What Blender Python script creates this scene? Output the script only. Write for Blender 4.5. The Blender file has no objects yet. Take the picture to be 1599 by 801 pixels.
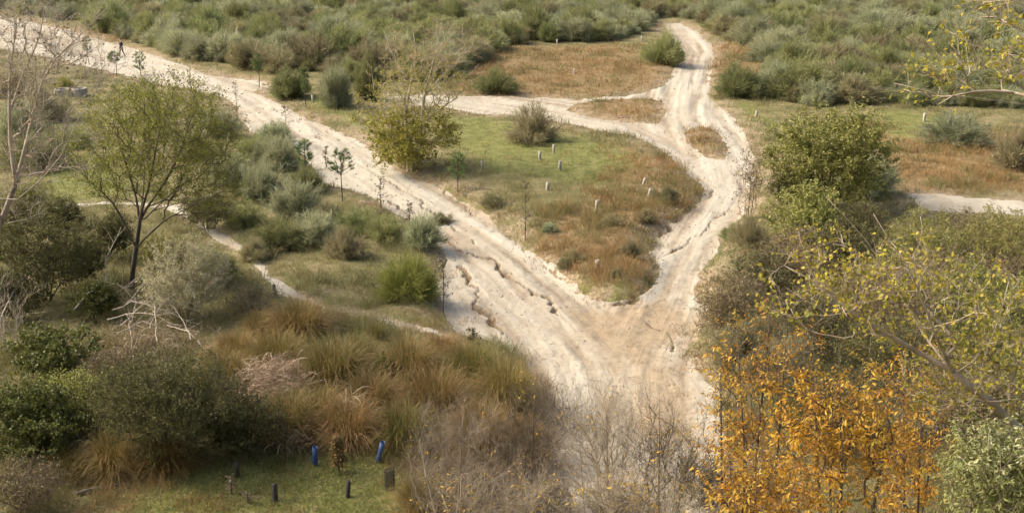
import bpy, math, random
import numpy as np
from mathutils import Vector

# ------------------------------------------------------------------ camera, sky, sun, exposure
scene = bpy.context.scene
COL = scene.collection
R = math.radians
FPX, CU, CV = 1715.0, 799.5, 400.5          # focal length and centre, in photograph pixels
EYE = np.array([0.0, 0.0, 14.5])
PITCH = math.atan(549.0 / FPX)

cam = bpy.data.cameras.new('camera')
cam.sensor_width = 36.0
cam.lens = 36.0 * FPX / 1599.0
cam.clip_end = 6000.0
cam_o = bpy.data.objects.new('camera', cam)
COL.objects.link(cam_o)
cam_o.location = EYE
cam_o.rotation_euler = (math.pi / 2 - PITCH, 0, 0)
scene.camera = cam_o

SUN_AZ, SUN_EL = R(-80), R(40)              # azimuth clockwise from +Y: sun to the left
world = bpy.data.worlds.new('World')
scene.world = world
world.use_nodes = True
wn = world.node_tree.nodes
sky = wn.new('ShaderNodeTexSky')
sky.sky_type = 'NISHITA'
sky.sun_disc = False
sky.sun_elevation = SUN_EL
sky.sun_rotation = SUN_AZ % (2 * math.pi)
sky.dust_density = 9.0
sky.ozone_density = 0.6
wn['Background'].inputs['Strength'].default_value = 0.15
world.node_tree.links.new(sky.outputs[0], wn['Background'].inputs['Color'])

sun = bpy.data.lights.new('sun', 'SUN')
sun.energy = 1.35
sun.angle = R(16)
sun.color = (1.0, 0.95, 0.85)
sun_o = bpy.data.objects.new('sun', sun)
COL.objects.link(sun_o)
sd = Vector((math.sin(SUN_AZ) * math.cos(SUN_EL), math.cos(SUN_AZ) * math.cos(SUN_EL), math.sin(SUN_EL)))
sun_o.rotation_euler = sd.to_track_quat('Z', 'Y').to_euler()
sun_o.location = (-40, 40, 60)

scene.view_settings.view_transform = 'Standard'
scene.view_settings.look = 'None'
scene.view_settings.exposure = 1.07
scene.view_settings.gamma = 1.0

# ------------------------------------------------------------------ noise and terrain
def vnoise(x, y, seed=0):
    xi, yi = np.floor(x), np.floor(y)
    fx, fy = x - xi, y - yi
    fx = fx * fx * (3 - 2 * fx); fy = fy * fy * (3 - 2 * fy)
    def hs(a, b):
        s = np.sin(a * 127.1 + b * 311.7 + seed * 74.7) * 43758.5453
        return s - np.floor(s)
    a, b, c, d = hs(xi, yi), hs(xi + 1, yi), hs(xi, yi + 1), hs(xi + 1, yi + 1)
    return (a + (b - a) * fx) * (1 - fy) + (c + (d - c) * fx) * fy

def fbm(x, y, seed=0, o=3):
    t, a, n = 0, 0.5, 0
    for i in range(o):
        t = t + a * vnoise(x * 2 ** i, y * 2 ** i, seed + i); n += a; a *= 0.5
    return t / n

def sstep(a, b, x):
    t = np.clip((x - a) / (b - a), 0, 1)
    return t * t * (3 - 2 * t)

def base(x, y):
    h = 12.9 * np.clip(1 - np.maximum(y, 0) / 22.0, 0, 1) ** 1.6
    h = h + 0.5 * (fbm(x / 9, y / 9, 3) - 0.5) * sstep(18, 30, y)
    h = h + 1.6 * (fbm(x / 45, y / 60, 9, 2) - 0.5) * sstep(85, 160, y)
    return h

def recess(y):
    return 0.12 + 0.36 * (1 - sstep(50, 85, y))

def ray(u, v):
    c, s = math.cos(PITCH), math.sin(PITCH)
    a, b = (u - CU) / FPX, (CV - v) / FPX
    return np.array([a, c + b * s, -s + b * c])

def on_plane(u, v, drop=0.0):
    """photo pixel -> ground point (x, y) on the smooth base terrain, lowered by the path recess times drop"""
    d = ray(u, v); p = EYE.copy(); z = 0.0
    for i in range(8):
        t = (z - EYE[2]) / d[2]
        p = EYE + d * t
        z = 0.6 * z + 0.4 * float(base(p[0:1], p[1:2])[0] - drop * recess(p[1:2])[0])
    return p[:2]

def at(u, v, Y):
    """a point at distance Y in front of the camera on the line of photo pixel (u, v)"""
    d = ray(u, v)
    return EYE + d * (Y / d[1])

# outlines of the dirt tracks (photo pixels, laid down on the terrain)
MAIN = [(-60,8),(0,25),(75,40),(140,58),(215,78),(280,100),(330,118),(415,127),(422,140),(395,144),(440,165),(480,185),
 (520,203),(560,222),(585,240),(610,262),(650,280),(700,302),(750,335),(790,362),(830,395),(880,435),(925,468),(960,475),
 (1000,470),(1015,455),(1025,425),(1012,395),(1022,368),(1055,345),(1085,322),(1100,300),(1085,282),(1050,250),(1015,225),
 (985,214),(940,207),(880,192),(800,181),(740,178),(690,167),(600,163),(590,147),(700,149),(800,152),(900,156),(1000,148),
 (1040,133),(1055,105),(1068,85),(1052,60),(1035,38),(1060,36),(1088,48),(1110,68),(1116,90),(1108,120),(1108,150),(1122,165),(1147,185),
 (1166,215),(1178,245),(1176,280),(1166,310),(1156,345),(1130,375),(1120,400),(1095,430),(1080,460),(1100,480),(1085,510),
 (1080,545),(1090,575),(1115,600),(1125,640),(1125,690),(1140,820),(800,820),(830,740),(855,690),(850,620),(832,585),
 (810,560),(760,535),(715,525),(694,500),(694,440),(700,410),(680,378),(640,348),(590,316),(550,298),(500,290),(488,264),
 (470,240),(430,213),(390,208),(378,188),(368,164),(350,153),(300,140),(240,130),(180,116),(120,102),(70,90),(0,76),(-60,60)]
HOLES = [[(905,160),(1000,153),(1035,158),(1038,178),(1030,191),(1000,190),(950,186),(905,178),(885,170)],
 [(1068,205),(1095,195),(1125,208),(1137,232),(1132,247),(1105,243),(1080,230)]]
FARPATH = [(1415,304),(1460,303),(1530,308),(1599,312),(1760,316),(1760,345),(1599,338),(1520,334),(1440,328)]
TRAIL = [(270,322),(300,345),(345,372),(392,398),(418,432),(452,456),(505,476),(562,490),(622,506),(700,523)]
TRAIL2 = [(20,330),(80,325),(150,318),(215,318),(275,325)]
GREEN = [[(690,182),(760,180),(860,207),(960,222),(1005,262),(940,285),(850,280),(770,268),(715,240)],
 [(1360,172),(1480,176),(1500,196),(1440,222),(1380,214)],
 [(240,725),(420,715),(640,715),(680,830),(160,840)],
 [(400,440),(440,455),(500,480),(620,508),(690,498),(560,462),(480,450),(430,430)],
 [(880,440),(925,465),(980,470),(1010,448),(1000,430),(930,430)],
 [(60,240),(180,240),(200,300),(60,315)], [(1140,165),(1200,165),(1210,200),(1160,190)],
 [(420,150),(520,180),(560,200),(560,170),(470,140)]]
BROWN = [[(720,75),(960,70),(1050,85),(1050,105),(1035,132),(990,146),(900,153),(800,150),(710,146),(700,110)], HOLES[0], HOLES[1],
 [(1115,66),(1150,66),(1195,95),(1205,145),(1130,152),(1110,120)],
 [(1370,200),(1480,215),(1620,200),(1640,300),(1420,304),(1380,250)],
 [(960,225),(1015,230),(1085,285),(1092,300),(1040,345),(1010,370),(1005,420),(930,430),(880,420),(830,385),(860,330),(960,300)],
 [(20,48),(140,40),(200,60),(190,68),(100,48),(20,30)]]
BANK = [[(330,540),(420,505),(560,505),(700,540),(790,560),(840,600),(855,680),(700,730),(430,715),(330,640)]]
TAN = [[(870,480),(960,482),(1040,478),(1070,500),(1060,560),(1100,620),(1090,700),(960,700),(985,600),(930,560)]]
RILLS = [[(640,338),(700,383),(728,396),(762,404),(800,438),(850,465),(878,492)], [(716,415),(738,440),(742,468),(764,492),(785,520)],
 [(1098,302),(1085,326),(1052,347),(1022,370),(1014,398),(1027,422),(1012,452),(990,470),(960,478)],
 [(1142,322),(1108,352),(1084,374),(1058,388),(1032,402)], [(860,482),(930,478),(1000,476),(1062,468)], [(640,270),(690,296),(760,350),(800,376),(860,420),(905,458)],
 [(430,170),(480,200),(540,240),(590,276),(650,310),(740,380)], [(1010,502),(1040,516),(1052,532),(1050,548)], [(485,270),(520,258),(548,262)], [(1080,322),(1105,310),(1118,298)],
 [(560,300),(620,322),(680,362),(715,392)]]
RILL_W = [0.17, 0.17, 0.13, 0.09, 0.045, 0.08, 0.08, 0.055, 0.12, 0.09, 0.11]

def poly_w(pp, drop=0.0):
    return np.array([on_plane(u, v, drop) for u, v in pp])

def seg_dist(px, py, poly, closed):
    d2 = np.full(px.shape, 1e9)
    n = len(poly)
    for i in range(n if closed else n - 1):
        a, b = poly[i], poly[(i + 1) % n]
        ex, ey = b[0] - a[0], b[1] - a[1]
        t = np.clip(((px - a[0]) * ex + (py - a[1]) * ey) / (ex * ex + ey * ey + 1e-9), 0, 1)
        d2 = np.minimum(d2, (px - a[0] - t * ex) ** 2 + (py - a[1] - t * ey) ** 2)
    return np.sqrt(d2)

def inside(px, py, poly):
    c = np.zeros(px.shape, bool)
    n = len(poly)
    for i in range(n):
        a, b = poly[i], poly[(i + 1) % n]
        if a[1] == b[1]: continue
        m = (a[1] > py) != (b[1] > py)
        c ^= m & (px < (b[0] - a[0]) * (py - a[1]) / (b[1] - a[1]) + a[0])
    return c

GX0, GX1, GY0, GY1, GS = -100.0, 100.0, 17.0, 190.0, 0.3
gx = np.arange(GX0, GX1, GS); gy = np.arange(GY0, GY1, GS)
RX, RY = np.meshgrid(gx, gy)

def raster_sdf(poly):
    d = np.full(RX.shape, 6.0)
    m = (RX > poly[:, 0].min() - 6) & (RX < poly[:, 0].max() + 6) & (RY > poly[:, 1].min() - 6) & (RY < poly[:, 1].max() + 6)
    if m.any():
        px, py = RX[m], RY[m]
        dd = seg_dist(px, py, poly, True)
        d[m] = np.where(inside(px, py, poly), -dd, dd)
    return d

def sample(Rs, x, y, out=6.0):
    fx = (x - GX0) / GS; fy = (y - GY0) / GS
    ok = (fx >= 0) & (fy >= 0) & (fx < Rs.shape[1] - 1) & (fy < Rs.shape[0] - 1)
    fx = np.where(ok, fx, 0); fy = np.where(ok, fy, 0)
    i, j = fx.astype(int), fy.astype(int)
    a, b = fx - i, fy - j
    v = (Rs[j, i] * (1 - a) + Rs[j, i + 1] * a) * (1 - b) + (Rs[j + 1, i] * (1 - a) + Rs[j + 1, i + 1] * a) * b
    return np.where(ok, v, out)

S_PATH = raster_sdf(poly_w(MAIN, 1.0))
for hp in HOLES:
    S_PATH = np.maximum(S_PATH, -raster_sdf(poly_w(hp, 0.5)))
S_FAR = raster_sdf(poly_w(FARPATH))
W_TRAIL = poly_w(TRAIL); W_TRAIL2 = poly_w(TRAIL2)
def raster_line(poly, hw):
    d = np.full(RX.shape, 6.0)
    m = (RX > poly[:, 0].min() - 6) & (RX < poly[:, 0].max() + 6) & (RY > poly[:, 1].min() - 6) & (RY < poly[:, 1].max() + 6)
    d[m] = seg_dist(RX[m], RY[m], poly, False) - hw
    return d
S_TRAIL = raster_line(W_TRAIL, 0.27)
S_TRAIL2 = raster_line(W_TRAIL2, 0.18)
S_GREEN = np.minimum.reduce([raster_sdf(poly_w(p)) for p in GREEN])
S_BROWN = np.minimum.reduce([raster_sdf(poly_w(p)) for p in BROWN])
S_BANK = raster_sdf(poly_w(BANK[0]))
S_TAN = np.minimum.reduce([raster_sdf(poly_w(p, 1.0)) for p in TAN])
W_RILLS = [poly_w(p, 1.0) for p in RILLS]

def ragged(x, y):
    far = 1 + np.clip((y - 50) / 120, 0, 0.5)
    return (fbm(x / 3.2, y / 3.2, 23, 2) - 0.5) * 1.3 * (1 - sstep(50, 75, y)) + (fbm(x / 1.1, y / 1.1, 21, 4) - 0.5) * 0.75 * far + (vnoise(x * 4.5, y * 4.5, 5) - 0.5) * 0.22

def path_sdf(x, y, S=None):
    return sample(S_PATH if S is None else S, x, y) + ragged(x, y) * (0.55 if S is not None else 1.0)

CL1 = poly_w([(-60,34),(75,62),(180,92),(300,122),(385,150),(440,185),(500,225),(560,262),(640,310),(720,362),(800,420),(870,485),(940,560),(980,650),(985,820)], 1.0)
CL2 = poly_w([(1060,40),(1090,80),(1080,130),(1070,180),(1110,240),(1130,300),(1080,370),(1050,430),(1020,500),(985,570),(980,650),(985,820)], 1.0)
CL3 = poly_w([(600,155),(720,160),(850,180),(960,200),(1040,240),(1110,290)], 1.0)

def flow_noise(x, y, fc, fa, seed, o):
    """noise drawn out along the tracks, blended smoothly where two tracks meet"""
    tot = np.zeros(x.shape); wt = np.zeros(x.shape)
    for ci, C in enumerate((CL1, CL2, CL3)):
        bd = np.full(x.shape, 1e9); cr = np.zeros(x.shape); al = np.zeros(x.shape); s = 0.0
        for a, b in zip(C[:-1], C[1:]):
            e = b - a; L = math.hypot(*e); e = e / L
            t = np.clip((x - a[0]) * e[0] + (y - a[1]) * e[1], 0, L)
            d = np.hypot(x - a[0] - t * e[0], y - a[1] - t * e[1])
            m = d < bd
            bd = np.where(m, d, bd); cr = np.where(m, (x - a[0]) * e[1] - (y - a[1]) * e[0], cr); al = np.where(m, s + t, al)
            s += L
        w = 1 / (bd + 0.5) ** 4
        tot += w * fbm(cr * fc, al * fa, seed + 13 * ci, o); wt += w
    return tot / wt

def rill_depth(x, y):
    dep = np.zeros(x.shape)
    wx = x + (fbm(x * 1.3, y * 1.3, 31) - 0.5) * 0.7
    wy = y + (fbm(x * 1.3, y * 1.3, 37) - 0.5) * 0.7
    brk = fbm(x * 0.8, y * 0.8, 41)
    for P, w in zip(W_RILLS, RILL_W):
        m = (x > P[:, 0].min() - 2) & (x < P[:, 0].max() + 2) & (y > P[:, 1].min() - 2) & (y < P[:, 1].max() + 2)
        if not m.any(): continue
        d = seg_dist(wx[m], wy[m], P, False)
        ww = w * (0.30 + 1.9 * np.clip(brk[m] - 0.3, 0, 1)) * (0.55 + 0.9 * fbm(x[m] * 5, y[m] * 5, 43, 3))
        dep[m] = np.maximum(dep[m], (w * 1.0) * (0.40 + 0.60 * sstep(0.36, 0.58, brk[m])) * (1 - sstep(ww * 0.35, ww, d)))
    return dep

def surface(x, y, detail=False):
    s = sample(S_PATH, x, y)
    h = base(x, y) - recess(y) * (1 - sstep(-0.5, 1.3, s + 0.5 * (fbm(x / 1.7, y / 1.7, 77) - 0.5)))
    h = h + 0.12 * (fbm(x / 1.4, y / 1.4, 13) - 0.5) * sstep(0.0, 1.5, s)
    if detail:
        m = s < 2.0
        r = np.zeros(x.shape)
        k = (flow_noise(x[m], y[m], 0.8, 0.10, 51, 3) - 0.5) * 0.22
        k = k + (fbm(x[m] * 1.6, y[m] * 1.6, 59, 4) - 0.5) * 0.13
        r[m] = k * (1 - sstep(-0.3, 0.6, s[m])) - rill_depth(x[m], y[m])
        h = h + r
    return h

def gz(x, y):
    return float(surface(np.array([x]), np.array([y]))[0])

def ground(u, v):
    """photo pixel -> point where that line of sight meets the ground"""
    d = ray(u, v)
    t = np.linspace(14, 420, 4000) if v > -100 else np.linspace(14, 900, 4000)
    P = EYE[None] + d[None] * t[:, None]
    below = P[:, 2] < surface(P[:, 0], P[:, 1])
    i = int(np.argmax(below)) if below.any() else len(t) - 1
    p = P[i]
    return np.array([p[0], p[1], gz(p[0], p[1])])

def mpp(p):
    """metres per photo pixel at a point"""
    d = p[1] * math.cos(PITCH) + (EYE[2] - p[2]) * math.sin(PITCH)
    return d / FPX

# ------------------------------------------------------------------ mesh builder
class MB:
    def __init__(s):
        s.v = []; s.q = []; s.t = []; s.a = []; s.qm = []; s.tm = []; s.n = 0
    def add(s, V, F, mat=0, rnd=None):
        V = np.asarray(V, float).reshape(-1, 3); F = np.asarray(F, int)
        s.v.append(V)
        s.a.append(np.zeros(len(V)) if rnd is None else np.broadcast_to(np.asarray(rnd, float), (len(V),)).copy())
        if F.shape[1] == 4: s.q.append(F + s.n); s.qm.append(np.full(len(F), mat))
        else: s.t.append(F + s.n); s.tm.append(np.full(len(F), mat))
        s.n += len(V)
        return s
    def mesh(s, name, mats, smooth=False):
        me = bpy.data.meshes.new(name)
        V = np.concatenate(s.v)
        Q = np.concatenate(s.q) if s.q else np.zeros((0, 4), int)
        T = np.concatenate(s.t) if s.t else np.zeros((0, 3), int)
        nq, nt = len(Q), len(T)
        me.vertices.add(len(V)); me.vertices.foreach_set('co', V.ravel().astype(np.float32))
        me.loops.add(nq * 4 + nt * 3)
        me.loops.foreach_set('vertex_index', np.concatenate([Q.ravel(), T.ravel()]).astype(np.int32))
        me.polygons.add(nq + nt)
        ls = np.concatenate([np.arange(nq) * 4, nq * 4 + np.arange(nt) * 3]).astype(np.int32)
        me.polygons.foreach_set('loop_start', ls)
        me.polygons.foreach_set('material_index', np.concatenate(s.qm + s.tm).astype(np.int32))
        if smooth: me.polygons.foreach_set('use_smooth', np.ones(nq + nt, bool))
        at_ = me.attributes.new('rnd', 'FLOAT', 'POINT')
        at_.data.foreach_set('value', np.concatenate(s.a).astype(np.float32))
        me.update(calc_edges=True)
        for m in (mats if isinstance(mats, (list, tuple)) else [mats]): me.materials.append(m)
        return me

def unit(a):
    return a / (np.linalg.norm(a, axis=-1, keepdims=True) + 1e-9)

def tubes(mb, P, Rd, k=5, mat=0, rnd=None):
    """P (n, s, 3) centre lines, Rd (n, s) radii"""
    n, s, _ = P.shape
    T = np.empty_like(P); T[:, 1:-1] = P[:, 2:] - P[:, :-2]; T[:, 0] = P[:, 1] - P[:, 0]; T[:, -1] = P[:, -1] - P[:, -2]
    T = unit(T)
    ref = np.where(np.abs(T[..., 2:3]) > 0.9, np.array([1.0, 0, 0]), np.array([0, 0, 1.0]))
    ref = np.broadcast_to(ref[:, :1], T.shape)
    A = unit(np.cross(T, ref)); B = np.cross(T, A)
    ang = np.arange(k) * 2 * math.pi / k
    V = P[:, :, None] + Rd[:, :, None, None] * (A[:, :, None] * np.cos(ang)[:, None] + B[:, :, None] * np.sin(ang)[:, None])
    idx = np.arange(n * s * k).reshape(n, s, k)
    a = idx[:, :-1]; b = idx[:, 1:]
    F = np.stack([a, np.roll(a, -1, 2), np.roll(b, -1, 2), b], -1).reshape(-1, 4)
    r = None if rnd is None else np.repeat(np.asarray(rnd), s * k)
    mb.add(V, F, mat, r)
    if k >= 5:
        cap = idx[:, -1]
        tri = np.stack([np.repeat(cap[:, :1], k - 2, 1), cap[:, 1:-1], cap[:, 2:]], -1).reshape(-1, 3)
        mb.t.append(tri + mb.n - n * s * k); mb.tm.append(np.full(len(tri), mat))

def ribbons(mb, P, W, side, mat=0, rnd=None):
    n, s, _ = P.shape
    o = side[:, None] * W[:, :, None] * 0.5
    V = np.stack([P - o, P + o], 2)
    idx = np.arange(n * s * 2).reshape(n, s, 2)
    F = np.stack([idx[:, :-1, 0], idx[:, :-1, 1], idx[:, 1:, 1], idx[:, 1:, 0]], -1).reshape(-1, 4)
    mb.add(V, F, mat, None if rnd is None else np.repeat(rnd, s * 2))

def leaves(mb, C, D, N, L, W, mat=0, rnd=None, fold=0.25):
    n = len(C)
    D = unit(D); Sd = unit(np.cross(D, N)); Nn = np.cross(Sd, D)
    L = np.broadcast_to(L, (n,))[:, None]; W = np.broadcast_to(W, (n,))[:, None]
    m = C + D * L * 0.45
    V = np.stack([C, m - Sd * W / 2 + Nn * W * fold, C + D * L - Nn * L * 0.12, m + Sd * W / 2 + Nn * W * fold], 1)
    i = np.arange(n)[:, None] * 4
    F = np.concatenate([i + [0, 2, 1], i + [0, 3, 2]])
    mb.add(V, F, mat, None if rnd is None else np.repeat(rnd, 4))

def rvec(rg, n):
    return unit(rg.normal(size=(n, 3)))

# ------------------------------------------------------------------ object helpers
def tag(o, label=None, cat=None, group=None, kind=None):
    if label: o['label'] = label
    if cat: o['category'] = cat
    if group: o['group'] = group
    if kind: o['kind'] = kind
    return o

def thing(name, label, cat, loc, group=None, rz=0.0, sc=1.0):
    o = bpy.data.objects.new(name, None); COL.objects.link(o)
    o.empty_display_size = 0.3
    o.location = loc; o.rotation_euler = (0, 0, rz)
    o.scale = (sc, sc, sc) if np.isscalar(sc) else sc
    return tag(o, label, cat, group)

def obj(name, me, parent=None, loc=None, rz=0.0, sc=1.0):
    o = bpy.data.objects.new(name, me); COL.objects.link(o)
    if parent: o.parent = parent
    if loc is not None: o.location = loc
    o.rotation_euler = (0, 0, rz)
    o.scale = (sc, sc, sc) if np.isscalar(sc) else sc
    return o

# ------------------------------------------------------------------ materials
def nodes(name):
    m = bpy.data.materials.new(name); m.use_nodes = True
    nt = m.node_tree; nt.nodes.clear()
    return m, nt, (lambda t, **k: mknode(nt, t, **k)), nt.links.new

def mknode(nt, t, **k):
    n = nt.nodes.new('ShaderNode' + t)
    for a, b in k.items():
        if a.startswith('i_'):
            key = a[2:]
            n.inputs[int(key) if key.isdigit() else key.replace('_', ' ')].default_value = b
        else: setattr(n, a, b)
    return n

def c4(c): return (c[0], c[1], c[2], 1)

def ramp(N, stops):
    r = N('ValToRGB'); e = r.color_ramp.elements
    while len(e) < len(stops): e.new(0.5)
    for q, (p, c) in zip(e, stops): q.position = p; q.color = c4(c)
    return r

def leaf_mat(name, cols, trans=0.35, rough=0.6, vary=0.22, hue=0.012, gain=1.0):
    m, nt, N, L = nodes(name)
    out = N('OutputMaterial'); at_ = N('Attribute', attribute_name='rnd')
    n = len(cols); rp = ramp(N, [(i / max(n - 1, 1), tuple(x * gain for x in c)) for i, c in enumerate(cols)])
    oi = N('ObjectInfo')
    mv = N('MapRange', i_3=1 - vary, i_4=1 + vary); mh = N('MapRange', i_3=0.5 - hue, i_4=0.5 + hue)
    hs = N('HueSaturation'); mul = N('Math', operation='MULTIPLY', i_1=7.31); fr = N('Math', operation='FRACT')
    L(oi.outputs['Random'], mv.inputs[0]); L(oi.outputs['Random'], mul.inputs[0]); L(mul.outputs[0], fr.inputs[0]); L(fr.outputs[0], mh.inputs[0])
    L(at_.outputs['Fac'], rp.inputs[0]); L(rp.outputs[0], hs.inputs['Color']); L(mv.outputs[0], hs.inputs['Value']); L(mh.outputs[0], hs.inputs['Hue'])
    bs = N('BsdfPrincipled', i_Roughness=rough); bs.inputs['Specular IOR Level'].default_value = 0.25
    tr = N('BsdfTranslucent'); mx = N('MixShader', i_0=trans)
    L(hs.outputs[0], bs.inputs['Base Color']); L(hs.outputs[0], tr.inputs['Color'])
    L(bs.outputs[0], mx.inputs[1]); L(tr.outputs[0], mx.inputs[2]); L(mx.outputs[0], out.inputs['Surface'])
    return m

def bark_mat(name, c1, c2, scale=6.0, rough=0.85):
    m, nt, N, L = nodes(name)
    out = N('OutputMaterial'); tc = N('TexCoord'); nz = N('TexNoise', i_Scale=scale, i_Detail=5.0)
    mp = N('Mapping'); mp.inputs['Scale'].default_value = (1, 1, 0.35)
    rp = ramp(N, [(0.35, c1), (0.65, c2)]); bs = N('BsdfPrincipled', i_Roughness=rough); bp = N('Bump', i_Strength=0.4, i_Distance=0.02)
    L(tc.outputs['Object'], mp.inputs[0]); L(mp.outputs[0], nz.inputs['Vector']); L(nz.outputs['Fac'], rp.inputs[0]); L(rp.outputs[0], bs.inputs['Base Color'])
    L(nz.outputs['Fac'], bp.inputs['Height']); L(bp.outputs[0], bs.inputs['Normal']); L(bs.outputs[0], out.inputs['Surface'])
    return m

def ground_mat():
    m, nt, N, L = nodes('ground_soil')
    out = N('OutputMaterial'); tc = N('TexCoord')
    n1 = N('TexNoise', i_Scale=0.55, i_Detail=8.0, i_Roughness=0.65); n2 = N('TexNoise', i_Scale=6.0, i_Detail=6.0, i_Roughness=0.7); n3 = N('TexNoise', i_Scale=1.7, i_Detail=6.0)
    for n in (n1, n2, n3): L(tc.outputs['Object'], n.inputs['Vector'])
    soil = ramp(N, [(0.30, (0.085, 0.082, 0.034)), (0.5, (0.15, 0.135, 0.06)), (0.72, (0.29, 0.235, 0.135))])
    L(n1.outputs['Fac'], soil.inputs[0])
    grn = ramp(N, [(0.3, (0.10, 0.115, 0.034)), (0.55, (0.17, 0.18, 0.055)), (0.8, (0.25, 0.225, 0.095))]); L(n3.outputs['Fac'], grn.inputs[0])
    brn = ramp(N, [(0.3, (0.13, 0.095, 0.045)), (0.55, (0.215, 0.145, 0.07)), (0.8, (0.32, 0.245, 0.135))]); L(n3.outputs['Fac'], brn.inputs[0])
    def mix(fac, a, b):
        x = N('Mix', data_type='RGBA'); L(fac, x.inputs[0]); L(a, x.inputs[6]); L(b, x.inputs[7]); return x.outputs[2]
    def att(nm): return N('Attribute', attribute_name=nm).outputs['Fac']
    col = mix(att('brown'), soil.outputs[0], brn.outputs[0])
    col = mix(att('green'), col, grn.outputs[0])
    sand = ramp(N, [(0.35, (0.20, 0.15, 0.092)), (0.65, (0.335, 0.27, 0.185))]); L(n2.outputs['Fac'], sand.inputs[0])
    col = mix(att('sandy'), col, sand.outputs[0])
    fine = N('Mix', data_type='RGBA', blend_type='MULTIPLY', i_0=0.75); fr = ramp(N, [(0.3, (0.45, 0.45, 0.45)), (0.7, (1.35, 1.35, 1.35))])
    L(n2.outputs['Fac'], fr.inputs[0]); L(col, fine.inputs[6]); L(fr.outputs[0], fine.inputs[7])
    bs = N('BsdfPrincipled', i_Roughness=0.95); bs.inputs['Specular IOR Level'].default_value = 0.1
    bp = N('Bump', i_Strength=0.8, i_Distance=0.08); L(n2.outputs['Fac'], bp.inputs['Height'])
    L(fine.outputs[2], bs.inputs['Base Color']); L(bp.outputs[0], bs.inputs['Normal']); L(bs.outputs[0], out.inputs['Surface'])
    return m

def path_mat():
    m, nt, N, L = nodes('sandy_track')
    out = N('OutputMaterial'); tc = N('TexCoord')
    s1 = N('Attribute', attribute_name='streak')
    n1 = N('TexNoise', i_Scale=0.35, i_Detail=6.0, i_Roughness=0.6); n2 = N('TexNoise', i_Scale=5.0, i_Detail=8.0, i_Roughness=0.78); n3 = N('TexNoise', i_Scale=2.2, i_Detail=7.0, i_Roughness=0.7)
    for n in (n1, n2, n3): L(tc.outputs['Object'], n.inputs['Vector'])
    sand = ramp(N, [(0.15, (0.20, 0.155, 0.105)), (0.30, (0.285, 0.242, 0.178)), (0.46, (0.345, 0.31, 0.24)), (0.72, (0.395, 0.365, 0.295))])
    add = N('Math', operation='MULTIPLY_ADD', i_1=0.45, i_2=0.0); L(n1.outputs['Fac'], add.inputs[0])
    ad2 = N('Math', operation='MULTIPLY_ADD', i_1=0.55); L(s1.outputs['Fac'], ad2.inputs[0]); L(add.outputs[0], ad2.inputs[2]); L(ad2.outputs[0], sand.inputs[0])
    def mix(fac, a, b, **k):
        x = N('Mix', data_type='RGBA', **k); L(fac, x.inputs[0]); L(a, x.inputs[6]); L(b, x.inputs[7]); return x.outputs[2]
    tan = ramp(N, [(0.3, (0.225, 0.17, 0.105)), (0.7, (0.315, 0.25, 0.165))]); L(n3.outputs['Fac'], tan.inputs[0])
    col = mix(N('Attribute', attribute_name='tan').outputs['Fac'], sand.outputs[0], tan.outputs[0])
    earth = ramp(N, [(0.3, (0.075, 0.05, 0.03)), (0.7, (0.20, 0.14, 0.085))]); L(n3.outputs['Fac'], earth.inputs[0])
    col = mix(N('Attribute', attribute_name='rill').outputs['Fac'], col, earth.outputs[0])
    fr = ramp(N, [(0.32, (0.42, 0.39, 0.35)), (0.45, (0.92, 0.91, 0.90)), (0.55, (1, 1, 1)), (0.75, (1.1, 1.1, 1.1))]); L(n2.outputs['Fac'], fr.inputs[0])
    fine = N('Mix', data_type='RGBA', blend_type='MULTIPLY', i_0=0.6); L(col, fine.inputs[6]); L(fr.outputs[0], fine.inputs[7])
    bs = N('BsdfPrincipled', i_Roughness=0.95); bs.inputs['Specular IOR Level'].default_value = 0.1
    bp = N('Bump', i_Strength=0.55, i_Distance=0.05); bp2 = N('Bump', i_Strength=0.6, i_Distance=0.12)
    L(n2.outputs['Fac'], bp.inputs['Height']); L(s1.outputs['Fac'], bp2.inputs['Height']); L(bp2.outputs[0], bp.inputs['Normal'])
    L(fine.outputs[2], bs.inputs['Base Color']); L(bp.outputs[0], bs.inputs['Normal']); L(bs.outputs[0], out.inputs['Surface'])
    return m

def plain_mat(name, c, rough=0.7, c2=None, scale=8.0, trans=0.0):
    m, nt, N, L = nodes(name)
    out = N('OutputMaterial'); tc = N('TexCoord'); nz = N('TexNoise', i_Scale=scale, i_Detail=5.0)
    rp = ramp(N, [(0.35, c2 or tuple(x * 0.7 for x in c)), (0.65, c)]); bs = N('BsdfPrincipled', i_Roughness=rough)
    L(tc.outputs['Object'], nz.inputs['Vector']); L(nz.outputs['Fac'], rp.inputs[0]); L(rp.outputs[0], bs.inputs['Base Color'])
    if trans:
        tr = N('BsdfTranslucent'); mx = N('MixShader', i_0=trans); L(rp.outputs[0], tr.inputs['Color'])
        L(bs.outputs[0], mx.inputs[1]); L(tr.outputs[0], mx.inputs[2]); L(mx.outputs[0], out.inputs['Surface'])
    else: L(bs.outputs[0], out.inputs['Surface'])
    return m

# ------------------------------------------------------------------ ground and tracks
def row_ys(k, y0, y1):
    ys = [y0]
    while ys[-1] < y1: ys.append(ys[-1] + k * max(ys[-1], 18) ** 2 / 15900.0)
    return np.array(ys)

def attr(me, name, vals, vec=False):
    a = me.attributes.new(name, 'FLOAT_VECTOR' if vec else 'FLOAT', 'POINT')
    a.data.foreach_set('vector' if vec else 'value', np.asarray(vals, np.float32).ravel())

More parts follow.
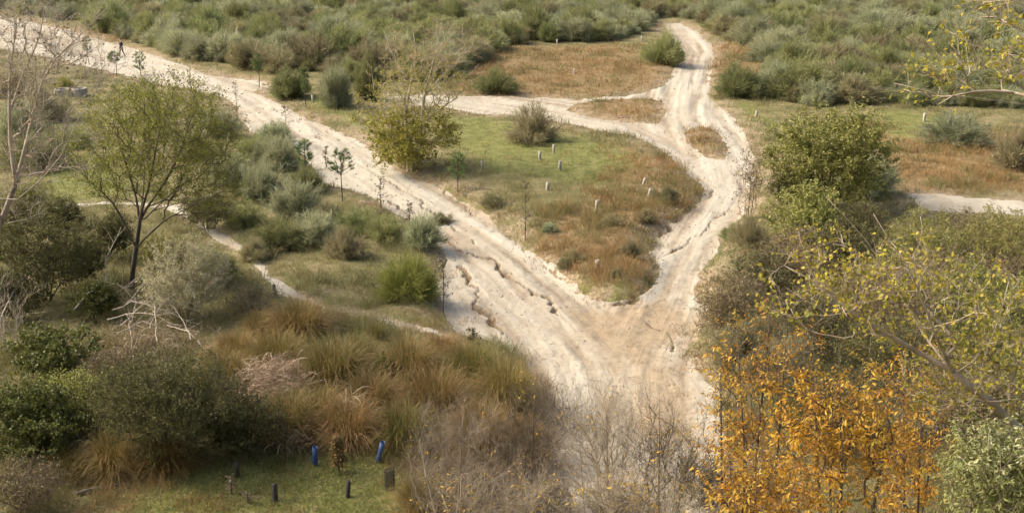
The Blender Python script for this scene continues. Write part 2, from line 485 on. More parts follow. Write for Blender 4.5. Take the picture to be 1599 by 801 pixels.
def build_ground():
    ys = np.concatenate([np.linspace(-12, 17, 16), row_ys(2.2, 18.0, 200.0), np.geomspace(206, 4000, 40)])
    t = np.linspace(-0.62, 0.62, 440)
    t = np.concatenate([-np.geomspace(4, 0.66, 14), t, np.geomspace(0.66, 4, 14)])
    X = np.maximum(ys, 18)[:, None] * t[None]; Y = np.broadcast_to(ys[:, None], X.shape)
    x, y = X.ravel(), Y.ravel()
    z = surface(x, y, True)
    ps = path_sdf(x, y); fs = path_sdf(x, y, S_FAR)
    z = z - 0.45 * (1 - sstep(-1.0, -0.45, ps))
    nr, nc = X.shape
    i = np.arange(nr * nc).reshape(nr, nc)
    F = np.stack([i[:-1, :-1], i[:-1, 1:], i[1:, 1:], i[1:, :-1]], -1).reshape(-1, 4)
    mb = MB(); mb.add(np.stack([x, y, z], -1), F)
    me = mb.mesh('ground', ground_mat(), True)
    rg = ragged(x, y) * 1.6
    attr(me, 'green', 0.8 * (1 - sstep(-1.4, 1.0, sample(S_GREEN, x, y) + rg * 1.8 + 2.2 * (fbm(x / 3, y / 4, 68) - 0.5))))
    attr(me, 'brown', 0.9 * (1 - sstep(-1.0, 0.8, sample(S_BROWN, x, y) + rg)))
    near = np.maximum((1 - sstep(0.1, 2.4, np.minimum(ps, fs) + 1.2 * (fbm(x / 1.5, y / 1.5, 64) - 0.5))) * 0.85, (1 - sstep(-0.2, 0.45, np.minimum(sample(S_TRAIL, x, y), sample(S_TRAIL2, x, y)))) * 0.9)
    attr(me, 'sandy', near * sstep(0.32, 0.55, fbm(x / 0.7, y / 0.7, 61, 4)))
    return tag(obj('ground', me), 'brown and olive rough ground', None, None, 'structure')

def build_path(name, S, k, lift=0.02):
    ys = row_ys(k, 18.5, 189.0)
    t = np.linspace(-0.56, 0.56, int(1120 / k))
    X = ys[:, None] * t[None]; Y = np.broadcast_to(ys[:, None], X.shape)
    sd_ = path_sdf(X, Y, S)
    keep = sd_ < 0.45
    cell = keep[:-1, :-1] | keep[1:, :-1] | keep[:-1, 1:] | keep[1:, 1:]
    nr, nc = X.shape
    i = np.arange(nr * nc).reshape(nr, nc)
    F = np.stack([i[:-1, :-1], i[:-1, 1:], i[1:, 1:], i[1:, :-1]], -1)[cell]
    used = np.unique(F); mp = np.full(nr * nc, -1); mp[used] = np.arange(len(used)); F = mp[F]
    x, y, s = X.ravel()[used], Y.ravel()[used], sd_.ravel()[used]
    z = surface(x, y, True) + lift - 0.16 * sstep(-0.12, 0.4, s)
    mb = MB(); mb.add(np.stack([x, y, z], -1), F)
    me = mb.mesh(name, PATHM, True)
    attr(me, 'streak', np.clip((flow_noise(x, y, 1.7, 0.09, 151, 5) - 0.5) * 2.0 + 0.53, 0, 1))
    attr(me, 'tan', 0.9 * (1 - sstep(-1.2, 0.8, sample(S_TAN, x, y) + ragged(x, y) * 1.5)))
    attr(me, 'rill', np.clip(rill_depth(x, y) / 0.07, 0, 1) * 0.88)
    return tag(obj(name, me), None, None, None, 'structure')

PATHM = path_mat()
build_ground()
tag(build_path('dirt_track', S_PATH, 1.15), 'pale sandy dirt track that forks into two')
tag(build_path('dirt_path', S_FAR, 2.0), 'pale sandy path at the right behind the bushes')
tag(build_path('footpath', S_TRAIL, 1.6, 0.012), 'narrow pale footpath curving through the grass')
tag(build_path('footpath', S_TRAIL2, 2.0, 0.012), 'faint narrow footpath behind the leafy tree')

# ------------------------------------------------------------------ plant materials
M = {}
M['broom_silver'] = leaf_mat('broom_silver', [(0.165,0.18,0.095),(0.275,0.29,0.16),(0.42,0.42,0.26)], 0.35, 0.7)
M['broom_green'] = leaf_mat('broom_green', [(0.12,0.14,0.052),(0.22,0.235,0.092),(0.34,0.34,0.155)], 0.35, 0.7)
M['broom_yellow'] = leaf_mat('broom_yellow', [(0.13,0.15,0.04),(0.26,0.265,0.065),(0.38,0.36,0.11)], 0.35, 0.7, 0.15)
M['broom_olive'] = leaf_mat('broom_olive', [(0.14,0.13,0.065),(0.235,0.215,0.11),(0.33,0.295,0.165)], 0.35, 0.7)
M['olive_leaf'] = leaf_mat('olive_leaf', [(0.15,0.155,0.04),(0.27,0.265,0.07),(0.45,0.43,0.15)], 0.35, 0.5, 0.12)
M['tree_leaf'] = leaf_mat('tree_leaf', [(0.10,0.12,0.018),(0.20,0.215,0.03),(0.35,0.34,0.055)], 0.4, 0.5, 0.0, 0.0)
M['poplar_low'] = leaf_mat('poplar_low', [(0.15,0.15,0.028),(0.27,0.25,0.04),(0.43,0.40,0.07)], 0.4, 0.5, 0.0, 0.0)
M['poplar_top'] = leaf_mat('poplar_top', [(0.26,0.23,0.06),(0.36,0.28,0.085),(0.42,0.33,0.12)], 0.4, 0.5, 0.0, 0.0)
M['gold_leaf'] = leaf_mat('gold_leaf', [(0.28,0.13,0.025),(0.46,0.225,0.03),(0.56,0.33,0.038),(0.60,0.42,0.06),(0.42,0.37,0.07)], 0.42, 0.45, 0.06, 0.005)
M['lime_leaf'] = leaf_mat('lime_leaf', [(0.13,0.15,0.026),(0.28,0.265,0.04),(0.48,0.40,0.055),(0.46,0.30,0.035)], 0.42, 0.45, 0.05, 0.01)
M['green_leaf'] = leaf_mat('green_leaf', [(0.055,0.066,0.016),(0.105,0.118,0.028),(0.22,0.225,0.065)], 0.4, 0.45, 0.1)
M['sage_leaf'] = leaf_mat('sage_leaf', [(0.15,0.18,0.05),(0.28,0.30,0.10),(0.46,0.46,0.27)], 0.3, 0.6, 0.1)
M['willow_leaf'] = leaf_mat('willow_leaf', [(0.24,0.23,0.10),(0.46,0.44,0.24),(0.64,0.61,0.42)], 0.3, 0.5, 0.1)
M['dark_leaf'] = leaf_mat('dark_leaf', [(0.07,0.075,0.024),(0.125,0.12,0.04),(0.20,0.175,0.075)], 0.25, 0.7, 0.15)  # dull dark foliage; for the lower-left bushes, shade is put into this colour too
M['brown_leaf'] = leaf_mat('brown_leaf', [(0.12,0.095,0.045),(0.215,0.17,0.085),(0.34,0.265,0.14)], 0.2, 0.7, 0.15)
M['pine_needle'] = leaf_mat('pine_needle', [(0.075,0.12,0.034),(0.13,0.185,0.05),(0.21,0.26,0.085)], 0.2, 0.5, 0.15)
M['sap_leaf'] = leaf_mat('sap_leaf', [(0.06,0.055,0.03),(0.13,0.105,0.055),(0.20,0.155,0.08)], 0.3, 0.6, 0.2)
M['tussock'] = leaf_mat('tussock', [(0.06,0.085,0.018),(0.13,0.12,0.032),(0.245,0.155,0.055),(0.37,0.255,0.12)], 0.3, 0.6, 0.15, 0.015)
M['straw'] = leaf_mat('straw', [(0.20,0.145,0.085),(0.33,0.255,0.165),(0.46,0.38,0.27)], 0.3, 0.6, 0.1)
M['drygrass'] = leaf_mat('drygrass', [(0.12,0.13,0.05),(0.20,0.155,0.06),(0.295,0.18,0.075),(0.35,0.24,0.11)], 0.3, 0.7, 0.0, 0.0)
M['greengrass'] = leaf_mat('greengrass', [(0.12,0.14,0.034),(0.20,0.215,0.055),(0.28,0.26,0.09)], 0.3, 0.7, 0.0, 0.0)
M['herb'] = leaf_mat('herb', [(0.12,0.125,0.046),(0.20,0.19,0.075),(0.33,0.27,0.14)], 0.3, 0.7, 0.0, 0.0)
M['litter'] = leaf_mat('litter', [(0.10,0.06,0.03),(0.23,0.155,0.075),(0.38,0.28,0.15)], 0.1, 0.7, 0.0)
M['stem_brown'] = bark_mat('stem_brown', (0.055,0.042,0.030), (0.12,0.092,0.065))
M['stem_grey'] = bark_mat('stem_grey', (0.15,0.12,0.085), (0.28,0.23,0.17))
M['stem_pale'] = bark_mat('stem_pale', (0.25,0.20,0.145), (0.46,0.40,0.31))
M['bark_dark'] = bark_mat('bark_dark', (0.035,0.028,0.018), (0.085,0.070,0.045))
M['bark_fork'] = bark_mat('bark_fork', (0.22,0.175,0.11), (0.42,0.35,0.25))
M['stem_mid'] = bark_mat('stem_mid', (0.19,0.155,0.105), (0.36,0.30,0.21))
M['deadwood'] = bark_mat('deadwood', (0.20,0.165,0.125), (0.44,0.385,0.31), 14)
M['log'] = bark_mat('log', (0.07,0.055,0.04), (0.20,0.165,0.13))

# ------------------------------------------------------------------ plant builders
def bez(a, c, b, s):
    t = np.linspace(0, 1, s)[None, :, None]
    return (1 - t) ** 2 * a[:, None] + 2 * t * (1 - t) * c[:, None] + t * t * b[:, None]

def blob_tips(rg, n, ells, bias=2.0):
    vol = np.array([e[3] * e[4] * e[5] for e in ells]); k = rg.choice(len(ells), n, p=vol / vol.sum())
    E = np.array(ells)[k]
    d = rvec(rg, n) * (rg.random(n) ** (1 / (1 + bias)))[:, None]
    return E[:, :3] + d * E[:, 3:6]

def resample(pl, n):
    pl = np.asarray(pl, float)
    s = np.concatenate([[0], np.cumsum(np.linalg.norm(np.diff(pl, axis=0), axis=1))])
    # smooth Catmull-like by dense linear then averaging
    q = np.linspace(0, s[-1], n * 4)
    d = np.stack([np.interp(q, s, pl[:, i]) for i in range(3)], -1)
    for _ in range(n // 2):
        d[1:-1] = (d[:-2] + 2 * d[1:-1] + d[2:]) / 4
    return d[np.linspace(0, len(d) - 1, n).astype(int)]

def skeleton(rg, limbs, tips, alpha=0.35, r_tip=0.006, power=0.45, lift=0.15, wig=0.06, limb_n=9):
    """limbs: polylines from the ground up; every tip is joined to the cheapest point of what has grown so far.
    Returns limb tubes, chain centre lines and radii."""
    pos, par, plen = [], [], []
    limb_idx = []
    for pl in limbs:
        pl = resample(pl, limb_n)
        if pos:
            A = np.array(pos); j = int(np.argmin(np.linalg.norm(A - pl[0], axis=1)))
            if np.linalg.norm(A[j] - pl[0]) > 0.6: j = -1
        else: j = -1
        idx = []
        for k, p in enumerate(pl):
            if k == 0 and j >= 0: idx.append(j); continue
            pr = idx[-1] if idx else -1
            pos.append(p); par.append(pr); plen.append((plen[pr] + np.linalg.norm(p - pos[pr])) if pr >= 0 else 0.0)
            idx.append(len(pos) - 1)
        limb_idx.append(idx)
    tips = np.asarray(tips)
    b0 = np.asarray(limbs[0][0])
    tips = tips[np.argsort(np.linalg.norm(tips - b0, axis=1))]
    A = np.zeros((len(pos) + len(tips) * 4 + 4, 3)); Lp = np.zeros(len(A)); n = len(pos)
    A[:n] = pos; Lp[:n] = plen
    lowcut = 0.12 * max(plen)
    chains = []
    for tp in tips:
        d = np.linalg.norm(A[:n] - tp, axis=1)
        up = np.clip(A[:n, 2] - tp[2], 0, None)
        cost = d + alpha * Lp[:n] + 0.8 * up + np.where(Lp[:n] < lowcut, 2.0 if len(limbs) == 1 else 0.3, 0)
        j = int(np.argmin(cost))
        a = A[j]; dist = d[j]
        if dist < 1e-3: continue
        c = (a + tp) / 2 + np.array([0, 0, lift * dist]) + rg.normal(size=3) * wig * dist
        P = bez(a[None], c[None], tp[None], 5)[0]
        P[1:4] += rg.normal(size=(3, 3)) * wig * dist * 0.35
        idx = [j]
        for k in range(1, 5):
            A[n] = P[k]; Lp[n] = Lp[idx[-1]] + np.linalg.norm(P[k] - P[k - 1]); par.append(idx[-1]); idx.append(n); n += 1
        chains.append(idx)
    cnt = np.zeros(n)
    for ch in chains: cnt[ch[-1]] += 1
    for idx in limb_idx: cnt[idx[-1]] += 1
    for i in range(n - 1, -1, -1):
        if par[i] >= 0: cnt[par[i]] += cnt[i]
    rad = r_tip * np.maximum(cnt, 1) ** power
    LP = [A[i] for i in limb_idx]; LR = [rad[i] for i in limb_idx]
    for r, idx in zip(LR, limb_idx):
        r[0] = min(r[0], r[1] * 1.25) if idx is not limb_idx[0] else r[0]
    CP = np.array([A[i] for i in chains]) if chains else np.zeros((0, 5, 3)); CR = np.array([rad[i] for i in chains]) if chains else np.zeros((0, 5))
    if len(CR): CR[:, 0] = np.minimum(CR[:, 0], CR[:, 1] * 1.2)
    return LP, LR, CP, CR

def wood(mb_limb, mb_twig, LP, LR, CP, CR, kl=8, kc=4, flare=1.35):
    for i, (p, r) in enumerate(zip(LP, LR)):
        r = r.copy()
        if i == 0: r[0] *= flare
        tubes(mb_limb, p[None], r[None], kl)
    if len(CP): tubes(mb_twig, CP, CR, kc)

def twigs_of(rg, CP, per, L):
    """short side twigs on chains; returns centre lines (n, 3, 3)"""
    n = len(CP) * per
    k = np.repeat(np.arange(len(CP)), per)
    t = rg.random(n) * 3.999; i = t.astype(int); f = (t - i)[:, None]
    a = CP[k, i] * (1 - f) + CP[k, i + 1] * f
    d = unit(unit(CP[k, i + 1] - CP[k, i]) + rvec(rg, n) * 0.9 + np.array([0, 0, 0.25]))
    l = (L * (0.5 + rg.random(n)))[:, None]
    return bez(a, a + d * l * 0.5 + rvec(rg, n) * l * 0.12, a + d * l, 3)

def leaf_on(mb, rg, P, per, L, W, spread=0.03, droop=0.3, mat=0, tmin=0.0, jit=0.3, lo=0.0, hi=1.0, along=0.5):
    n = len(P) * per; s = P.shape[1] - 1
    k = np.repeat(np.arange(len(P)), per)
    t = (tmin + (1 - tmin) * rg.random(n)) * (s - 1e-3); i = t.astype(int); f = (t - i)[:, None]
    a = P[k, i] * (1 - f) + P[k, i + 1] * f + rvec(rg, n) * spread * rg.random((n, 1))
    d = unit(P[k, i + 1] - P[k, i]) * along + rvec(rg, n) + np.array([0, 0, -droop])
    sc = 1 - jit + 2 * jit * rg.random(n)
    tone = np.clip(lo + (hi - lo) * (0.55 * rg.random(n) + 0.45 * rg.random(len(P))[k]), 0, 1)
    leaves(mb, a, d, rvec(rg, n) + np.array([0, 0, 0.7]), L * sc, W * sc, mat, tone)

def broom_parts(rg, r, h, plumes, per, wid=0.016, spread=0.5, droopy=0.0):
    """a broom bush: dark stems from the crown of the root, dense fans of thin green rods"""
    st, fo = MB(), MB()
    d = rvec(rg, plumes * 3); d = d[d[:, 2] > -0.12][:plumes]
    n = len(d)
    bump = 0.72 + 0.5 * rg.random(n)
    nl = 6; la = rg.random(nl) * 6.28; lq = 0.55 * r * np.sqrt(rg.random(nl)); lc = np.c_[np.cos(la) * lq, np.sin(la) * lq, np.zeros(nl)]; lc[0] *= 0.2
    lh = 0.55 + 0.5 * rg.random(nl); lh[0] = 1.0; lk = rg.integers(0, nl, n)
    E = lc[lk] + d * np.array([r * 0.55, r * 0.55, h * 0.84]) * (0.8 + 0.25 * rg.random((n, 1))) * np.c_[0.7 + 0.3 * lh[lk], 0.7 + 0.3 * lh[lk], lh[lk]] + np.array([0, 0, 0.12 * h])
    E[:, 2] = np.maximum(E[:, 2], 0.16 * h)
    base_ = np.c_[rg.normal(size=(n, 2)) * 0.10 * r, np.full(n, -0.05)]
    c = base_ * 0.4 + E * 0.5; c[:, 2] = 0.30 * E[:, 2]
    SP = bez(base_, c, E, 5)
    tubes(st, SP, np.linspace(0.022, 0.005, 5)[None] * (0.7 + 0.6 * rg.random((n, 1))) * (r / 1.5), 3)
    k = np.repeat(np.arange(n), per); m = len(k)
    t = 0.45 + 0.55 * rg.random(m) ** 0.7
    u = t * 3.999; i = u.astype(int); f = (u - i)[:, None]
    a = SP[k, i] * (1 - f) + SP[k, i + 1] * f + rg.normal(size=(m, 3)) * 0.06 * r
    out = unit(E - np.array([0, 0, 0.1 * h]))[k]
    dr = unit(out * 0.75 + np.array([0, 0, 0.55]) + rg.normal(size=(m, 3)) * spread * 1.15)
    l = (0.09 + 0.12 * rg.random(m)) * (0.5 * r + 0.5 * h) * (0.75 + 0.5 * rg.random(n)[k])
    b = a + dr * l[:, None]
    cc = (a + b) / 2 + out * 0.06 * l[:, None] + np.array([0, 0, 0.10]) * l[:, None]
    b = b + out * (0.10 + droopy) * l[:, None] - np.array([0, 0, 0.10 + droopy]) * l[:, None]
    P = bez(a, cc, b, 3)
    side = unit(np.cross(dr, rvec(rg, m)))
    tone = np.clip(0.12 + 0.5 * rg.random(n)[k] + 0.40 * rg.random(m), 0, 1)
    ribbons(fo, P, np.array([1.0, 0.85, 0.35])[None] * wid * (0.7 + 0.6 * rg.random((m, 1))), side, 0, tone)
    return st, fo

def shrub_parts(rg, ells, ntips, leafL, leafW, per, stems=7, base_r=0.25, alpha=0.55, r_tip=0.004, twig=2, twigL=0.25, droop=0.2, spread=0.05, bias=2.0, lo=0, hi=1, kc=3, wig=0.07):
    st, fo = MB(), MB()
    tips = blob_tips(rg, ntips, ells, bias)
    top = max(e[2] + e[5] for e in ells); wid = max(abs(e[0]) + e[3] for e in ells)
    tips[:, 2] = np.maximum(tips[:, 2], 0.12 * top + 0.1 * rg.random(ntips))
    limbs = []
    for i in range(stems):
        a = 2 * math.pi * (i + rg.random()) / stems
        b = np.array([math.cos(a) * base_r * 0.5, math.sin(a) * base_r * 0.5, -0.08])
        e = np.array([math.cos(a) * wid * (0.15 + 0.3 * rg.random()), math.sin(a) * wid * (0.15 + 0.3 * rg.random()), top * (0.35 + 0.2 * rg.random())])
        limbs.append([b, (b + e) / 2 + rg.normal(size=3) * 0.05 * top - np.array([math.cos(a), math.sin(a), 0]) * 0.05 * wid, e])
    LP, LR, CP, CR = skeleton(rg, limbs, tips, alpha, r_tip, 0.42, 0.12, wig, 6)
    wood(st, st, LP, LR, CP, CR, 5, kc, 1.1)
    if twig:
        T = twigs_of(rg, CP, twig, twigL)
        tubes(st, T, np.array([[1.0, 0.8, 0.45]]) * r_tip * 0.8 * np.ones((len(T), 1)), 3)
    else: T = CP
    if per: leaf_on(fo, rg, T, per, leafL, leafW, spread, droop, 0, 0.1, 0.3, lo, hi)
    return st, fo

def tussock_parts(rg, r, h, n, lo=0.0, hi=1.0, wid=0.012, lean=0.0):
    fo = MB()
    a = rg.random(n) * 2 * math.pi; q = np.sqrt(rg.random(n)) * 0.42 * r
    b = np.c_[np.cos(a) * q, np.sin(a) * q, np.full(n, -0.03)]
    th = a + rg.normal(size=n) * 0.5; reach = r * (0.12 + 0.95 * rg.random(n) ** 0.9)
    hh = h * (0.55 + 0.5 * rg.random(n)) * np.sqrt(np.clip(1.12 - (reach / r) ** 2 * 0.72, 0.15, 1))
    dirh = np.c_[np.cos(th), np.sin(th), np.zeros(n)]
    e = b + dirh * reach[:, None] + np.array([lean, 0, 0]); e[:, 2] = hh * (0.72 + 0.25 * rg.random(n)) * np.clip(1.2 - 0.55 * reach / r, 0.3, 1)
    flat = rg.random(n) < 0.22; e[flat, 2] *= 0.25; e[:, :2] += rg.normal(size=(n, 2)) * 0.12 * r
    c = b + dirh * reach[:, None] * (0.15 + 0.35 * rg.random((n, 1))); c[:, 2] = hh * (0.8 + 0.45 * rg.random(n)) * np.where(flat, 0.5, 1)
    P = bez(b, c, e, 5)
    side = unit(np.cross(dirh + rg.normal(size=(n, 3)) * 0.5, np.array([0, 0, 1.0])))
    tone = np.clip(lo + (hi - lo) * (0.75 * rg.random(n) + 0.25 * (reach / r)), 0, 1)
    ribbons(fo, P, np.array([1, 1, .85, .6, .2])[None] * wid * (0.6 + 0.8 * rg.random((n, 1))), side, 0, tone)
    return fo

RGM = np.random.default_rng

# shared shapes of the broom bushes
BROOM = []
for i, (r, h, pl, per, w, sp, dr, mat) in enumerate([
        (2.0, 2.6, 121, 77, 0.026, 0.50, 0.05, 'broom_silver'), (2.3, 2.3, 135, 75, 0.026, 0.55, 0.15, 'broom_silver'),
        (1.7, 2.9, 108, 77, 0.026, 0.42, 0.0, 'broom_green'), (2.1, 2.2, 128, 75, 0.026, 0.60, 0.1, 'broom_green'),
        (2.0, 2.5, 108, 77, 0.026, 0.5, 0.05, 'broom_olive'), (2.4, 2.7, 148, 70, 0.026, 0.55, 0.12, 'broom_silver'),
        (1.9, 2.0, 114, 75, 0.026, 0.6, 0.1, 'broom_olive'), (2.0, 2.8, 121, 75, 0.026, 0.45, 0.05, 'broom_green')]):
    st, fo = broom_parts(RGM(100 + i), r, h, pl, per, w, sp, dr)
    BROOM.append((st.mesh('broom_stems', M['stem_brown']), fo.mesh('broom_rods', M[mat]), r, h))
# near, finer broom bushes
NBROOM = {}
for nm, (r, h, pl, per, w, sp, dr, mat) in {
        'silver': (1.0, 1.3, 110, 75, 0.011, 0.5, 0.05, 'broom_silver'), 'green': (1.0, 1.25, 110, 75, 0.011, 0.5, 0.05, 'broom_green'),
        'yellow': (1.0, 1.05, 120, 80, 0.010, 0.45, 0.05, 'broom_yellow'), 'olive': (1.0, 1.1, 100, 70, 0.011, 0.5, 0.1, 'broom_olive'),
        'open': (1.0, 1.05, 80, 60, 0.009, 0.5, 0.05, 'broom_olive')}.items():
    st, fo = broom_parts(RGM(hash(mat) % 7 + len(nm)) if False else RGM(200 + len(nm) * 3), r, h, pl, per, w, sp, dr)
    NBROOM[nm] = (st.mesh('broom_stems', M['stem_brown']), fo.mesh('broom_rods', M[mat]), r, h)

def put_bush(proto, p, w, h, label, rz, name='broom_bush', group=None, cat='bush', names=('stem', 'foliage')):
    t = thing(name, label, cat, (p[0], p[1], p[2] - 0.04), group, rz, (w / (2 * proto[2]), w / (2 * proto[2]), h / proto[3]))
    obj(names[0], proto[0], t); obj(names[1], proto[1], t)
    return t

# ------------------------------------------------------------------ the scrub beyond the tracks
ZA = np.array([on_plane(u, v) for u, v in [(130,-40),(1035,-40),(1025,28),(1000,52),(960,62),(850,66),(790,72),(735,105),(700,120),(560,132),(500,115),(440,112),(340,100),(250,78),(190,60),(160,45)]])
ZB = np.array([on_plane(u, v) for u, v in [(1090,-40),(1780,-40),(1780,168),(1560,168),(1370,160),(1290,165),(1230,160),(1205,120),(1190,86),(1150,62),(1105,48)]])
ZC = np.array([on_plane(u, v) for u, v in [(-160,-40),(130,-40),(160,40),(130,32),(60,28),(0,12),(-160,-10)]])
ZD = np.array([on_plane(u, v) for u, v in [(1030,-40),(1095,-40),(1108,34),(1075,30),(1030,20)]])
rg = RGM(5)
spots = []
for zi, Z in enumerate((ZA, ZB, ZC, ZD)):
    x0, y0 = Z.min(0); x1, y1 = Z.max(0)
    tries = rg.random((16000, 2)) * [x1 - x0, y1 - y0] + [x0, y0]
    ok = inside(tries[:, 0], tries[:, 1], Z) & (path_sdf(tries[:, 0], tries[:, 1]) > 1.6 - 0.6 * (zi == 3))
    for x, y in tries[ok]:
        gap = 2.5 if y < 125 else 3.2
        if all((x - a) ** 2 + (y - b) ** 2 > gap * gap for a, b, _ in spots): spots.append((x, y, 1 if zi == 3 else zi))
spots.sort(key=lambda s: s[1])
KIND = {'broom_silver': 'silvery grey-green', 'broom_green': 'green', 'broom_olive': 'brownish olive'}
def scrub_label(x, y, zi, mat):
    u = CU + x / y * FPX * math.cos(PITCH) / (1 - 0.0) * 0.97
    if zi == 2: where = 'beyond the far left end of the track'
    elif zi == 0: where = 'along the left track' if u < 430 else ('behind the tall poplar' if u < 740 else 'behind the brown clearing')
    else: where = 'beside the far end of the right track' if u < 1250 else ('above the big olive shrub' if u < 1430 else 'behind the upper right branches')
    row = 'front edge' if y < 108 else ('middle' if y < 140 else 'back')
    return f'{KIND[mat]} broom bush, {row} of scrub {where}', 'broom bushes of the scrub ' + where
infr = [s for s in spots if abs(s[0]) < 0.52 * s[1]]
single = infr[:285]
for x, y, zi in single:
    n_ = fbm(np.array([x / 14]), np.array([y / 14]), 91)[0]
    pool = [0, 1, 5, 0, 3, 1] if n_ < 0.48 else ([2, 3, 7, 5, 0] if n_ < 0.62 else [4, 6, 2, 3])
    k = pool[rg.integers(len(pool))]
    pr = BROOM[k]; s = 0.72 + 0.62 * rg.random() ** 1.3
    z = gz(x, y)
    lab, grp = scrub_label(x, y, zi, pr[1].materials[0].name)
    put_bush(pr, (x, y, z), 2 * pr[2] * s * 1.2, pr[3] * s * (0.85 + 0.3 * rg.random()), lab, rg.random() * 6.28, group=grp)
rest = [s for s in spots if s not in set(single)]
def gn_scrub(pts, name, label, s0, s1):
    me = bpy.data.meshes.new(name); n = len(pts)
    me.vertices.add(n); me.vertices.foreach_set('co', np.array([(x, y, gz(x, y) - 0.05) for x, y, _ in pts], np.float32).ravel())
    attr(me, 'turn', rg.random(n) * 6.28); attr(me, 'size', s0 + s1 * rg.random(n)); attr(me, 'pick', np.floor(rg.random(n) * 7.999))
    o = obj(name, me)
    g = bpy.data.node_groups.new('scrub', 'GeometryNodeTree')
    g.interface.new_socket('Geometry', in_out='INPUT', socket_type='NodeSocketGeometry'); g.interface.new_socket('Geometry', in_out='OUTPUT', socket_type='NodeSocketGeometry')
    N = g.nodes.new; Lk = g.links.new
    gi, go, jn = N('NodeGroupInput'), N('NodeGroupOutput'), N('GeometryNodeJoinGeometry')
    def named(nm):
        q = N('GeometryNodeInputNamedAttribute'); q.data_type = 'FLOAT'; q.inputs['Name'].default_value = nm; return q.outputs['Attribute']
    pk, tn, sz = named('pick'), named('turn'), named('size')
    cx = N('ShaderNodeCombineXYZ'); Lk(tn, cx.inputs['Z'])
    er = N('FunctionNodeEulerToRotation'); Lk(cx.outputs[0], er.inputs[0])
    for k in range(8):
        src = next(q for q in bpy.data.objects if q.type == 'MESH' and q.data == BROOM[k][1])
        oi = N('GeometryNodeObjectInfo'); oi.inputs['Object'].default_value = src; oi.transform_space = 'ORIGINAL'
        cp = N('FunctionNodeCompare'); cp.data_type = 'FLOAT'; cp.operation = 'EQUAL'; cp.inputs['B'].default_value = k; cp.inputs['Epsilon'].default_value = 0.1; Lk(pk, cp.inputs['A'])
        ip = N('GeometryNodeInstanceOnPoints'); Lk(gi.outputs[0], ip.inputs['Points']); Lk(cp.outputs[0], ip.inputs['Selection']); Lk(oi.outputs['Geometry'], ip.inputs['Instance'])
        Lk(er.outputs[0], ip.inputs['Rotation']); Lk(sz, ip.inputs['Scale']); Lk(ip.outputs[0], jn.inputs[0])
    Lk(jn.outputs[0], go.inputs[0])
    md = o.modifiers.new('scrub', 'NODES'); md.node_group = g
    return tag(o, label, 'scrub', None, 'stuff')
gn_scrub(rest, 'distant_scrub', 'mass of grey-green scrub in the far distance', 0.75, 0.6)
fill = []
for Z in (ZA, ZB):
    x0, y0 = Z.min(0); x1, y1 = min(Z.max(0)[0], 90), 150
    tr_ = rg.random((4200, 2)) * [x1 - x0, y1 - y0] + [x0, y0]
    ok = inside(tr_[:, 0], tr_[:, 1], Z) & (path_sdf(tr_[:, 0], tr_[:, 1]) > 1.2) & (np.abs(tr_[:, 0]) < 0.53 * tr_[:, 1])
    fill += [(x, y, 0) for x, y in tr_[ok]]
gn_scrub(fill, 'low_scrub', 'low grey-green undergrowth filling the gaps of the scrub', 0.35, 0.3)

